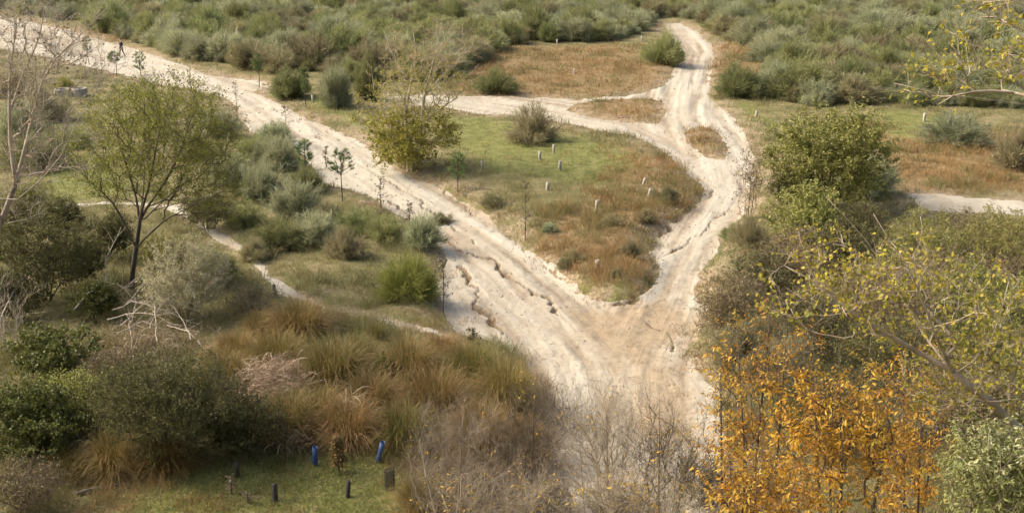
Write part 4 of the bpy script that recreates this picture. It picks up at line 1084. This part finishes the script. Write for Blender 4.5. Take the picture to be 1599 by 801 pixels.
for k, (u, v, w, h, lab) in enumerate(TS):
    p = ground(u, v); m = mpp(p)
    t = tag(obj('grass_tussock', TG[k % 5], None, (p[0], p[1], p[2]), k * 1.3, (w * m / 2 * 1.05, w * m / 2 * 1.05, h * m * 0.98)), lab, 'tussock', 'tall tussock grasses below the footpath')

def reed_pile(seed, u, v, w, n, L, label, name='dry_reeds', top=0.7, flat=.55):
    rg = RGM(seed); p = ground(u, v); m = mpp(p); r = w * m / 2; mb = MB()
    a = np.c_[rg.normal(size=(n, 2)) * r * .45, np.zeros(n)]; a[:, 2] = rg.random(n) * top * np.exp(-(a[:, 0] ** 2 + a[:, 1] ** 2) / (r * r))
    d = rvec(rg, n) * [1, 1, flat] + np.array([.3, -.2, .2]); l = L * (.5 + rg.random(n))[:, None]
    e = a + d * l; e[:, 2] = np.maximum(e[:, 2], .02)
    c = (a + e) / 2 + np.array([0, 0, .2]) + rvec(rg, n) * .15
    P = bez(a, c, e, 5); ribbons(mb, P, np.array([1, 1, 1, .7, .3])[None] * .02 * np.ones((n, 1)), unit(np.cross(d, rvec(rg, n))), 0, rg.random(n))
    return tag(obj(name, mb.mesh(name, M['straw']), None, p), label, 'reeds')
reed_pile(71, 425, 622, 150, 1100, .45, 'matted pile of pale dry reeds among the tussocks', top=1.3)
reed_pile(72, 545, 672, 80, 200, .45, 'pale bent reed leaves above the small rusty shrub', top=1.2)
reed_pile(73, 448, 700, 80, 240, .35, 'dry brown reeds in the shade left of the blue guard', top=.6)
reed_pile(74, 215, 540, 210, 1000, .36, 'bed of dry reed stalks under the fallen branches', top=.3, flat=.9)
reed_pile(75, 150, 600, 130, 500, .5, 'dry reed stalks behind the large dark bush', top=.6)
reed_pile(76, 165, 478, 60, 120, .5, 'short upright reed stubs at the leafy tree foot', top=.3, flat=2.)

# fallen branches and logs
def fallen(seed, pts, rad, label, name='fallen_branch', mat='deadwood', twig=9, group=None, cat='branch'):
    rg = RGM(seed); lf = .4 if name == 'fallen_branch' and 460 < pts[0][1] < 560 else 0.
    W = [ground(u, v + lf * 20) + np.array([0, 0, h + lf]) for u, v, h in pts]; o = W[0].copy(); o[2] -= pts[0][2]
    pl = resample(np.array(W) - o, 9); pl[1:-1] += rg.normal(size=(7, 3)) * .03
    mb = MB(); rad = rad * (.7 if name == 'fallen_branch' else 1.); r = np.linspace(rad, rad * .3, 9) * (.85 + .3 * rg.random(9)); tubes(mb, pl[None], r[None], 6)
    if twig:
        k = rg.integers(2, 8, twig); a = pl[k]; d = unit(unit(pl[-1] - pl[0]) + rvec(rg, twig) * .8 + np.array([0, 0, .3])); l = (.3 + .6 * rg.random(twig))[:, None]
        tubes(mb, bez(a, a + d * l * .5 + rvec(rg, twig) * .08, a + d * l, 5), np.linspace(.4, .15, 5)[None] * rad * np.ones((twig, 1)), 4)
    return tag(obj(name, mb.mesh(name, M[mat], True), None, o), label, cat, group)
FB = 'fallen branches in the lower left'
for k, (pts, r, lab) in enumerate([
    ([(178,500,.15),(215,500,.5),(280,512,.25),(312,520,.1)], .045, 'longest pale fallen branch lying level right of the bramble'),
    ([(190,522,.1),(230,500,.5),(262,480,.75),(292,488,.3)], .035, 'arched pale fallen branch above the level one'),
    ([(120,505,.3),(150,488,.75),(190,478,.7),(222,490,.2)], .035, 'pale curved branch over the green bramble'),
    ([(248,545,.05),(246,515,.5),(240,490,.7)], .03, 'short pale branch propped upright in the reeds'),
    ([(196,468,.3),(230,462,.75),(262,478,.3)], .03, 'thin arched branch at the leafy tree foot'),
    ([(262,520,.1),(300,540,.3),(322,552,.05)], .03, 'pale branch pointing down right toward the dry reeds'),
    ([(210,565,.1),(205,535,.6),(215,500,.9)], .028, 'thin pale branch standing above the large dark bush'),
    ([(165,470,.1),(170,440,.7),(196,408,1.3)], .04, 'broken pale branch leaning on the leafy tree trunk'),
    ([(60,450,.6),(110,447,.5),(136,450,.3)], .03, 'straight pale branch in the shadow left of the leafy tree'),
    ([(228,505,.2),(262,498,.5),(300,505,.5),(325,515,.2)], .03, 'pale branch lying just above the longest one'),
    ([(170,512,.1),(205,515,.4),(250,520,.4),(290,530,.1)], .035, 'pale branch lying just below the longest one'),
    ([(200,495,.3),(235,478,.8),(275,470,.8),(300,480,.4)], .03, 'upper arched branch of the pale heap'),
    ([(236,528,.1),(262,505,.7),(270,478,1.0)], .025, 'thin upright branch at the right of the pale heap'),
    ([(185,540,.2),(225,528,.4),(265,535,.2)], .03, 'lowest pale branch of the heap above the dark bush'),
    ([(300,545,.1),(285,520,.5),(255,500,.8)], .025, 'slanting thin branch at the right end of the heap'),
    ([(0,535,.3),(40,480,1.0),(75,440,1.4),(115,420,1.5)], .035, 'long pale branch slanting up at the left edge'),
    ([(150,690,.05),(110,700,.2),(60,705,.2)], .03, 'thin stick by the dark green bush in the lower left')]):
    fallen(80 + k, pts, r, lab, group=FB)
for k, (pts, r, lab) in enumerate([
    ([(90,582,.12),(130,572,.12),(168,566,.12)], .11, 'thick dark log below the green bramble'), ([(20,755,.06),(85,750,.06),(150,746,.06)], .07, 'long grey log lying across the lower left'),
    ([(70,735,.1),(110,728,.15),(140,722,.1)], .06, 'grey log with pale end above the long log'), ([(120,775,.05),(160,765,.05),(200,757,.05)], .05, 'short log nearest the bottom left edge'),
    ([(30,795,.3),(38,778,.5),(45,768,.6)], .08, 'dark leaning stump end in the bottom left corner'), ([(150,742,.05),(190,752,.15),(230,746,.05)], .035, 'forked pale stick beside the logs')]):
    fallen(95 + k, pts, r, lab, 'fallen_log', 'log', 1, 'logs in the lower left', 'log')

# ------------------------------------------------------------------ planted saplings
def pine_sapling(seed, u, v, h, w, label, crown0=0.45):
    rg = RGM(seed); p = ground(u, v); m = mpp(p); H, r = h * m, w * m / 2
    t = thing('pine_sapling', label, 'sapling', p, 'young planted trees')
    tr, cr = MB(), MB()
    pl = resample([(0,0,-.1), (.03*H*rg.normal(), 0, H*.5), (.02*H, 0, H*.97)], 6)
    tubes(tr, pl[None], np.linspace(.035, .012, 6)[None], 6)
    n = 46; z = H * (crown0 + (1 - crown0) * rg.random(n)); a = rg.random(n) * 6.28
    k = (z / H - crown0) / (1 - crown0); rr = r * np.sqrt(np.clip(1 - (2 * k - .75) ** 2 * .55, .08, 1)) * (.5 + .5 * rg.random(n))
    st = np.c_[0*z, 0*z, z - .12 * H]; e = np.c_[np.cos(a) * rr, np.sin(a) * rr, z]
    B = bez(st, (st + e) / 2 - np.array([0, 0, .04]), e, 5); tubes(tr, B, np.linspace(.012, .005, 5)[None] * np.ones((n, 1)), 3)
    q = 46; kk = np.repeat(np.arange(n), q); mN = len(kk)
    a0 = e[kk] - (e - st)[kk] * (rg.random(mN) * .35)[:, None]
    d = unit(unit(e - st)[kk] * .6 + rvec(rg, mN) + np.array([0, 0, .35])); l = (.11 + .08 * rg.random(mN))[:, None]
    ribbons(cr, bez(a0, a0 + d * l * .5, a0 + d * l, 3), np.array([1, .9, .4])[None] * .013 * np.ones((mN, 1)), unit(np.cross(d, rvec(rg, mN))), 0, np.clip(.6 * rg.random(n)[kk] + .4 * rg.random(mN), 0, 1))
    obj('trunk', tr.mesh('trunk', M['bark_dark'], True), t); obj('crown', cr.mesh('crown', M['pine_needle']), t)
for k, a in enumerate([(478,290,74,30,'rounded pine sapling among the broom at the left track edge',.35), (535,315,84,44,'slender pine sapling with open crown at the track edge',.58), (140,103,44,16,'thin pine sapling at the far left below the track',.55),
    (182,120,38,26,'flat-topped pine sapling below the walking person',.6), (220,118,36,22,'pine sapling just right of the walking person',.3), (405,138,54,18,'pine sapling at the right edge of the left track bend',.55),
    (478,168,60,16,'thin green sapling in front of the dark broom bush',.4), (715,300,62,34,'bright green pine sapling at the foot of the poplar',.4)]):
    pine_sapling(110 + k, *a)

def thin_sapling(seed, u, v, h, w, label, leafm='sap_leaf', n=26, per=5):
    rg = RGM(seed); p = ground(u, v); m = mpp(p); H, r = h * m, w * m / 2
    t = thing('young_tree', label, 'sapling', p, 'young planted trees')
    tr, cr = MB(), MB()
    pl = resample([(0,0,-.1), (.02*H*rg.normal(), 0, H*.5), (.02*H*rg.normal(), 0, H)], 6); tubes(tr, pl[None], np.linspace(.028, .008, 6)[None], 6)
    z = H * (.22 + .74 * rg.random(n)); a = rg.random(n) * 6.28; rr = r * (1.1 - .7 * z / H) * (.5 + .7 * rg.random(n))
    st = np.c_[0*z, 0*z, z]; e = np.c_[np.cos(a) * rr, np.sin(a) * rr, z + .12 * H * rg.random(n)]
    B = bez(st, (st + e) / 2 - np.array([0, 0, .05]), e, 5); tubes(tr, B, np.linspace(.009, .004, 5)[None] * np.ones((n, 1)), 3)
    leaf_on(cr, rg, B, per, .085, .05, .05, .3, 0, .2)
    obj('trunk', tr.mesh('trunk', M['stem_brown'], True), t); obj('crown', cr.mesh('crown', M[leafm]), t)
for k, a in enumerate([(298,138,34,16,'thin brown sapling on the left edge of the left track'), (371,188,62,18,'tall thin brown sapling right of the leafy tree crown'), (447,213,48,26,'brown-leaved young tree standing in the sandy left track'),
    (596,332,58,30,'dark brown sapling on the track edge below the poplar'), (692,490,108,34,'tall dark sapling beside the broken track edge'), (820,374,92,26,'bare grey-brown sapling on the brown slope between tracks'),
    (340,106,36,12,'slim brown sapling in front of the scrub by the left track'), (640,352,40,20,'small brown sapling on the left lip above the yellow-green bush'), (510,262,34,16,'small sapling in the track between the two pine saplings'), (330,200,40,16,'thin sapling behind the right shoulder of the leafy tree'), (738,535,26,30,'stunted brown sapling at the end of the footpath'), (453,500,24,14,'tiny dark sapling beside the footpath'), (362,772,34,26,'pale dry plant left of the thick dark post on the lawn','straw',16,3), (388,786,22,20,'tiny pale dry plant near the bottom lawn edge','straw',12,3), (530,738,64,30,'small rusty upright shrub between the blue tree guards','drygrass',90,10)]):
    thin_sapling(130 + k, *a)

# ------------------------------------------------------------------ stakes, tree guards, concrete rings
M['guard'] = plain_mat('guard', (0.55,0.51,0.41), .7, (0.30,0.27,0.21), 9, .2); M['stake'] = plain_mat('stake', (0.05,0.042,0.034), .85, (0.02,0.018,0.015), 14)
M['blue'] = plain_mat('blue', (0.035,0.09,0.25), .6, (0.025,0.06,0.17), 9, .15); M['concrete'] = plain_mat('concrete', (0.36,0.33,0.27), .9, (0.20,0.18,0.145), 5)
M['mesh'] = plain_mat('mesh', (0.035,0.030,0.026), .7); M['stone'] = plain_mat('stone', (0.42,0.36,0.28), .9, (0.25,0.2,0.15), 4); M['palewood'] = plain_mat('palewood', (0.55,0.49,0.38), .8, (0.36,0.31,0.23), 12)

def post_mesh(rg, r, H, mat, k=6):
    mb = MB(); z = np.array([-.12, .03, H * .5, H - .02, H]); rr = np.array([1.05, 1.02, 1.0, .96, .72]) * r
    a = np.arange(k) * 2 * math.pi / k + rg.random() * 2
    V = np.stack([np.c_[np.cos(a) * q * (1 + .06 * rg.normal(size=k)), np.sin(a) * q * (1 + .06 * rg.normal(size=k)), np.full(k, zz) + (.02 * rg.normal(size=k) if zz == H else 0)] for q, zz in zip(rr, z)])
    i = np.arange(5 * k).reshape(5, k)
    F_ = np.stack([i[:-1], np.roll(i[:-1], -1, 1), np.roll(i[1:], -1, 1), i[1:]], -1).reshape(-1, 4); mb.add(V, F_)
    c = i[-1]; mb.t.append(np.stack([np.repeat(c[0], k - 2), c[1:-1], c[2:]], -1)); mb.tm.append(np.zeros(k - 2, int))
    return mb.mesh('post', mat)

def tube_mesh(rg, r, H, mat, k=10, z0=0.0, wall=.008):
    """an open-topped tube with wall thickness"""
    mb = MB(); a = np.arange(k) * 2 * math.pi / k; ov = 1 + .12 * rg.normal()
    prof = [(r, z0), (r * (1 + .03 * rg.normal()), H * .5), (r, H), (r - wall, H), (r - wall, z0 + .01)]
    V = np.stack([np.c_[np.cos(a) * q * ov, np.sin(a) * q, np.full(k, zz)] for q, zz in prof]); n = len(prof)
    i = np.arange(n * k).reshape(n, k); F_ = np.stack([i[:-1], np.roll(i[:-1], -1, 1), np.roll(i[1:], -1, 1), i[1:]], -1).reshape(-1, 4); mb.add(V, F_)
    return mb.mesh('tube', mat)

for k, (u, v, h, lab) in enumerate([(754,263,12,'pale tree guard on the lawn nearest the poplar'), (865,240,14,'pale guard farthest back on the lawn right of the loose broom'), (843,250,13,'pale guard left of the farthest one on the lawn'), (874,266,15,'pale guard in the middle of the green lawn'),
    (855,298,13,'small pale guard below the middle of the lawn'), (931,331,19,'tallest pale guard on the brown slope between the tracks'), (1004,291,14,'leaning pale guard near the bend of the right track'), (1013,308,14,'leaning pale guard in front of the other leaning one'),
    (933,420,14,'lowest pale guard near the point of the fork'), (1443,190,13,'white guard on the small lawn at the upper right'), (870,71,9,'white guard at the back edge of the brown clearing'), (1002,65,8,'white guard beside the far bend of the right track'),
    (897,116,9,'pale guard inside the brown clearing'), (357,222,14,'white guard right of the leafy tree crown'), (489,160,11,'white guard below the dark broom bush by the left track'), (1181,182,10,'pale guard at the right edge of the track near the olive shrub'),
    (810,198,7,'low pale guard under the loose broom bush')]):
    rg = RGM(400 + k); p = ground(u, v); m = mpp(p)
    t = thing('tree_guard', lab, 'tree guard', p, 'pale tree guards in the clearing'); lean = 0.22 if 'leaning' in lab else 0.05 * rg.normal()
    t.rotation_euler = (0.05 * rg.normal(), lean, rg.random() * .6)
    obj('tube', tube_mesh(rg, .085, h * m * 1.0, M['guard'], 8), t); obj('stake', post_mesh(rg, .02, h * m * .9, M['palewood'], 5), t).location = (.03, 0, 0)
for k, (u, v, h, r, lab, mt) in enumerate([(430,466,22,.07,'short dark post beside the curve of the footpath','stake'), (371,746,26,.06,'dark broken post left on the bottom lawn','stake'), (430,783,30,.075,'thick dark post in the middle of the bottom lawn','stake'),
    (543,778,29,.06,'dark post right of the middle on the bottom lawn','stake'), (507,495,16,.055,'pale post stub above the small dark tussock','palewood')]):
    rg = RGM(430 + k); p = ground(u, v); m = mpp(p)
    o = tag(obj('wooden_post', post_mesh(rg, r, h * m, M[mt], 7), None, p, rg.random()), lab, 'post', 'short posts on the grass'); o.rotation_euler = (.04 * rg.normal(), .05 * rg.normal(), rg.random())
for k, (u, v, h, lean, lab) in enumerate([(492,727,31,.06,'upright blue tube tree guard left of the small rusty shrub'), (590,722,36,.26,'leaning blue tube tree guard right of the small rusty shrub')]):
    rg = RGM(440 + k); p = ground(u, v); m = mpp(p)
    t = thing('blue_tree_guard', lab, 'tree guard', p, 'blue tree guards'); t.rotation_euler = (.03, lean, 0)
    obj('tube', tube_mesh(rg, .085, h * m, M['blue'], 12, 0.06), t); obj('stake', post_mesh(rg, .018, h * m * .8, M['stake'], 5), t)
# dark wire guard at the thicket
rg = RGM(450); p = ground(609, 766); m = mpp(p); H = 34 * m; t = thing('wire_tree_guard', 'dark wire mesh tree guard at the right end of the bottom lawn', 'tree guard', p)
mb = MB(); k = 12; a = np.arange(k) * 2 * math.pi / k; r = .12
for s_ in (1, -1):
    P = np.stack([np.c_[np.cos(a + s_ * q * 2.4) * r, np.sin(a + s_ * q * 2.4) * r, np.full(k, q * H)] for q in np.linspace(0, 1, 9)], 1); tubes(mb, P, np.full((k, 9), .007), 4)
for zz in (.02, H):
    b = np.linspace(0, 2 * math.pi, 17); tubes(mb, np.c_[np.cos(b) * r, np.sin(b) * r, np.full(17, zz)][None], np.full((1, 17), .009), 4)
obj('wire_mesh', mb.mesh('wire_mesh', M['mesh']), t); obj('stake', post_mesh(rg, .03, H * 1.05, M['stake'], 6), t).location = (.1, .06, 0)

def ring(u, v, w, h, lab, seed):
    rg = RGM(seed); p = ground(u, v); m = mpp(p); r, H = w * m / 2, h * m
    mb = MB(); k = 28; a = np.arange(k) * 2 * math.pi / k
    prof = [(r, -.1), (r, H * .9), (r * .985, H), (r * .80, H), (r * .78, H * .94), (r * .78, -.05)]
    V = np.stack([np.c_[np.cos(a) * q, np.sin(a) * q, zz + .012 * rg.normal(size=k) * (zz > H * .8)] for q, zz in prof]); n = len(prof)
    i = np.arange(n * k).reshape(n, k); mb.add(V, np.stack([i[:-1], np.roll(i[:-1], -1, 1), np.roll(i[1:], -1, 1), i[1:]], -1).reshape(-1, 4))
    tag(obj('concrete_ring', mb.mesh('concrete_ring', M['concrete']), None, p), lab, 'well ring', 'concrete rings at the left')
ring(98,150,24,11,'left low concrete ring beside the yellowish bush',1); ring(125,150,24,12,'right low concrete ring with shaded side',2)

# ------------------------------------------------------------------ the walking person
def person():
    p = ground(191, 89); t = thing('person', 'person in dark jacket and trousers walking on the left track', 'person', p, None, R(150))
    # joints: x right, y forward, z up
    J = {'pel': (0,0,.93,.15), 'wst': (0,.0,1.08,.135), 'chs': (0,.01,1.28,.185), 'sho': (0,0,1.42,.11), 'nek': (0,.01,1.50,.058), 'hd0': (0,.025,1.58,.078), 'hd1': (0,.03,1.66,.098), 'hd2': (0,.02,1.73,.082)}
    E = [('pel','wst'),('wst','chs'),('chs','sho'),('sho','nek'),('nek','hd0'),('hd0','hd1'),('hd1','hd2')]
    for s, nm in ((-1,'l'), (1,'r')):
        sw = .16 * s
        J.update({nm+'hip': (s*.09,0,.86,.095), nm+'kn': (s*.10,.10*s+.05,.49,.065), nm+'an': (s*.10,.22*s-.02,.10,.046), nm+'to': (s*.11,.22*s+.13,.045,.042),
                  nm+'sh': (s*.19,0,1.40,.068), nm+'el': (s*.25,-sw*.5-.02,1.12,.050), nm+'wr': (s*.27,-sw*.7+.10,.88,.036), nm+'ha': (s*.27,-sw*.7+.14,.80,.034)})
        E += [('pel',nm+'hip'),(nm+'hip',nm+'kn'),(nm+'kn',nm+'an'),(nm+'an',nm+'to'),('sho',nm+'sh'),(nm+'sh',nm+'el'),(nm+'el',nm+'wr'),(nm+'wr',nm+'ha')]
        for f in range(5):
            fx = (f - 2) * .016; J[f'{nm}f{f}'] = (s*.27+fx*.4, -sw*.7+.14+fx, .725 if f not in (0,4) else .75, .0095); E.append((nm+'ha', f'{nm}f{f}'))
    K = list(J); me = bpy.data.meshes.new('body'); me.from_pydata([J[k][:3] for k in K], [(K.index(a), K.index(b)) for a, b in E], [])
    o = bpy.data.objects.new('body_tmp', me); COL.objects.link(o)
    o.modifiers.new('skin', 'SKIN'); sub = o.modifiers.new('sub', 'SUBSURF'); sub.levels = 2; sub.render_levels = 2
    for i, k in enumerate(K):
        sv = me.skin_vertices[0].data[i]; sv.radius = (J[k][3],) * 2; sv.use_root = (k == 'pel')
    dg = bpy.context.evaluated_depsgraph_get(); bm_ = bpy.data.meshes.new_from_object(o.evaluated_get(dg)); bpy.data.objects.remove(o)
    bm_.name = 'body'; bm_.materials.clear()
    for mt in (plain_mat('jacket', (0.022,0.020,0.026), .8), plain_mat('trousers', (0.045,0.038,0.045), .8), plain_mat('skin', (0.48,0.29,0.21), .55, (0.42,0.25,0.18)), plain_mat('shoe', (0.02,0.018,0.016), .5)): bm_.materials.append(mt)
    for f in bm_.polygons:
        c = f.center; f.use_smooth = True
        f.material_index = 2 if c.z > 1.47 or (c.z < .86 and abs(c.x) > .21) else (0 if c.z > .90 or abs(c.x) > .2 else (1 if c.z > .10 else 3))
    obj('body', bm_, t)
    hm = MB(); n = 10; a = np.linspace(0, 2 * math.pi, 17)[:-1]
    rows = [np.c_[np.cos(a) * .098 * math.cos(b), np.sin(a) * .108 * math.cos(b) - .012, np.full(16, 1.665 + .128 * math.sin(b)) - .06 * np.clip(-np.sin(a), 0, 1) * math.cos(b)] for b in np.linspace(.12, 1.5, 7)]
    i = np.arange(7 * 16).reshape(7, 16); hm.add(np.stack(rows), np.stack([i[:-1], np.roll(i[:-1], -1, 1), np.roll(i[1:], -1, 1), i[1:]], -1).reshape(-1, 4))
    obj('hair', hm.mesh('hair', plain_mat('hair', (0.02,0.015,0.012), .6), True), t)
    fc = MB(); fc.add([(-.014,.115,1.635),(.014,.115,1.635),(0,.142,1.632),(0,.118,1.675)], [(0,1,2),(1,3,2),(3,0,2)])
    obj('nose', fc.mesh('nose', bm_.materials[2]), t)
person()

# ------------------------------------------------------------------ ground cover
def scatter(rg, n, polys, S, far=1.0, pathgap=0.15, img=None):
    """random points weighted so that density falls with distance, inside a mask"""
    y = 1 / (1 / 23.0 + rg.random(n) * (1 / 165.0 - 1 / 23.0)); x = (rg.random(n) * 2 - 1) * 0.53 * y
    m = S(x, y) & (path_sdf(x, y) > pathgap) & (path_sdf(x, y, S_FAR) > pathgap) & (sample(S_TRAIL, x, y) > .05) & (sample(S_TRAIL2, x, y) > .05)
    return x[m], y[m]

def tufts(name, rg, x, y, blades, h, spread, wid, mat, label, tone_noise=None, lo=0., hi=1., s=3, lod=45.0):
    z = surface(x, y); n = len(x); k = np.repeat(np.arange(n), blades); mN = len(k)
    f = np.clip(y / lod, 1, 2.6)[k]
    a = np.c_[x[k] + rg.normal(size=mN) * spread * f, y[k] + rg.normal(size=mN) * spread * f, z[k] - .02]
    hh = (h * (.5 + .9 * rg.random(n))[k] * (.5 + .7 * rg.random(mN)))
    d = np.c_[rg.normal(size=(mN, 2)) * .55, np.ones(mN)]; e = a + unit(d) * hh[:, None]; c = (a + e) / 2 + np.array([0, 0, .25]) * hh[:, None]
    e[:, :2] += rg.normal(size=(mN, 2)) * .25 * hh[:, None]
    mb = MB(); tn = np.clip((fbm(x / 3, y / 3, 71) - .5) * 2.3 + .5, 0, 1)[k]
    ribbons(mb, bez(a, c, e, s), np.array([1, .8, .25])[None] * (wid * f)[:, None] * (.6 + .8 * rg.random((mN, 1))), unit(np.cross(d, rvec(rg, mN))), 0, np.clip(lo + (hi - lo) * (.5 * tn + .3 * rg.random(n)[k] + .25 * rg.random(mN)), 0, 1))
    return tag(obj(name, mb.mesh(name, M[mat])), label, 'grass', None, 'stuff')

rg = RGM(900)
x, y = scatter(rg, 70000, None, lambda x, y: (sample(S_BROWN, x, y) + ragged(x, y) * 1.2 < .3) & (fbm(x / 1.8, y / 1.8, 63) > .36))
tufts('dry_grass', rg, x, y, 7, .30, .10, .014, 'drygrass', 'rust-brown dry grass in the clearings')
x, y = scatter(rg, 14000, None, lambda x, y: (sample(S_BROWN, x, y) + ragged(x, y) * 2 < .8) & (fbm(x / 2.4, y / 2.4, 66) > .45))
tufts('dry_herbs', rg, x, y, 34, .62, .20, .012, 'drygrass', 'clumps of rusty dry herbs in the clearings', lo=-.1)
x, y = scatter(rg, 13000, None, lambda x, y: (sample(S_GREEN, x, y) + 3 * ragged(x, y) > -1.) & (y > 28) & (fbm(x / 1.6, y / 1.6, 67) > .5))
tufts('olive_herbs', rg, x, y, 30, .50, .18, .012, 'herb', 'clumps of olive herbs on the rough ground')
x, y = scatter(rg, 60000, None, lambda x, y: (sample(S_GREEN, x, y) + ragged(x, y) * 1.2 < .2))
tufts('green_grass', rg, x, y, 6, .13, .10, .012, 'greengrass', 'short green grass on the lawns')
x, y = scatter(rg, 9000, None, lambda x, y: (sample(S_GREEN, x, y) < 1.5) & (fbm(x / 1.3, y / 1.3, 69) > .50))
tufts('lawn_weeds', rg, x, y, 14, .26, .14, .011, 'drygrass', 'brown and olive weeds scattered over the lawns', lo=-.1)
x, y = scatter(rg, 62000, None, lambda x, y: (sample(S_GREEN, x, y) > .2) & (sample(S_BROWN, x, y) > 0) & (y > 24) & (fbm(x / 2.2, y / 2.2, 33) > .36))
tufts('rough_grass', rg, x, y, 6, .20, .12, .014, 'herb', 'rough olive and straw grass between the bushes')
x, y = scatter(rg, 60000, None, lambda x, y: (sample(S_PATH, x, y) < 1.6) & (sample(S_PATH, x, y) + 1.6 * rg.random(len(x)) ** 3 > .05) & (fbm(x / 1.1, y / 1.1, 35) > .50), pathgap=-1.4)
tufts('verge_weeds', rg, x, y, 7, .20, .12, .014, 'drygrass', 'brown weeds along the edges of the tracks', lo=.1)
rg2 = RGM(77)
pts = np.concatenate([P[i] + (P[i + 1] - P[i]) * rg2.random((220, 1)) + rg2.normal(size=(220, 2)) * .35 for P in (W_RILLS[0], W_RILLS[1], W_RILLS[2], W_RILLS[3]) for i in range(len(P) - 1)])
x, y = pts[:, 0], pts[:, 1]; m = rill_depth(x, y) > .02; x, y = x[m], y[m]
x, y = x[::4], y[::4]
tufts('gully_weeds', rg, x, y, 6, .10, .06, .012, 'litter', 'dry weeds in the erosion gullies of the tracks')
x, y = scatter(rg, 13000, None, lambda x, y: (sample(S_BANK, x, y) + ragged(x, y) * 1.5 < .2) & (fbm(x / 1.1, y / 1.1, 65) > .4))
tufts('tall_dry_grass', rg, x, y, 12, .45, .14, .011, 'tussock', 'tall golden grass filling the bank between the tussocks', lo=-.1, hi=.9)
x, y = scatter(rg, 46000, None, lambda x, y: (y < 29) & (x < -2) & (fbm(x / 1.2, y / 1.2, 44) > .30))
z = surface(x, y) + .015 + .02 * rg.random(len(x)); n = len(x)
mb = MB(); leaves(mb, np.c_[x, y, z], rvec(rg, n) * [1, 1, .25], rvec(rg, n) * .5 + np.array([0, 0, 1.]), .06 * (.6 + .8 * rg.random(n)), .04, 0, rg.random(n))
tag(obj('leaf_litter', mb.mesh('leaf_litter', M['litter'])), 'scattered dry leaves on the ground in the lower left', 'litter', None, 'stuff')
# gravel and clods on the tracks
y = 1 / (1 / 24.0 + rg.random(60000) * (1 / 110.0 - 1 / 24.0)); x = (rg.random(60000) * 2 - 1) * .5 * y
s_ = path_sdf(x, y); m = (s_ < .5) & (s_ > -4) & (fbm(x / .9, y / .9, 81) > .56 - .12 * (s_ > -.6)); x, y = x[m], y[m]; n = len(x)
z = surface(x, y, True) + .02; sz = (.014 + .05 * rg.random(n) ** 4) * np.clip(y / 40, .8, 2)
O = np.array([(1,0,0),(-1,0,0),(0,1,0),(0,-1,0),(0,0,.7),(0,0,-.6)]); V = np.c_[x, y, z][:, None] + O[None] * sz[:, None, None] * (.7 + .6 * rg.random((n, 6, 1)))
Fo = np.array([(0,2,4),(2,1,4),(1,3,4),(3,0,4),(2,0,5),(1,2,5),(3,1,5),(0,3,5)])
mb = MB(); mb.add(V, (np.arange(n)[:, None, None] * 6 + Fo[None]).reshape(-1, 3))
tag(obj('gravel', mb.mesh('gravel', M['stone'])), 'small stones and clods strewn on the tracks', 'gravel', None, 'stuff')
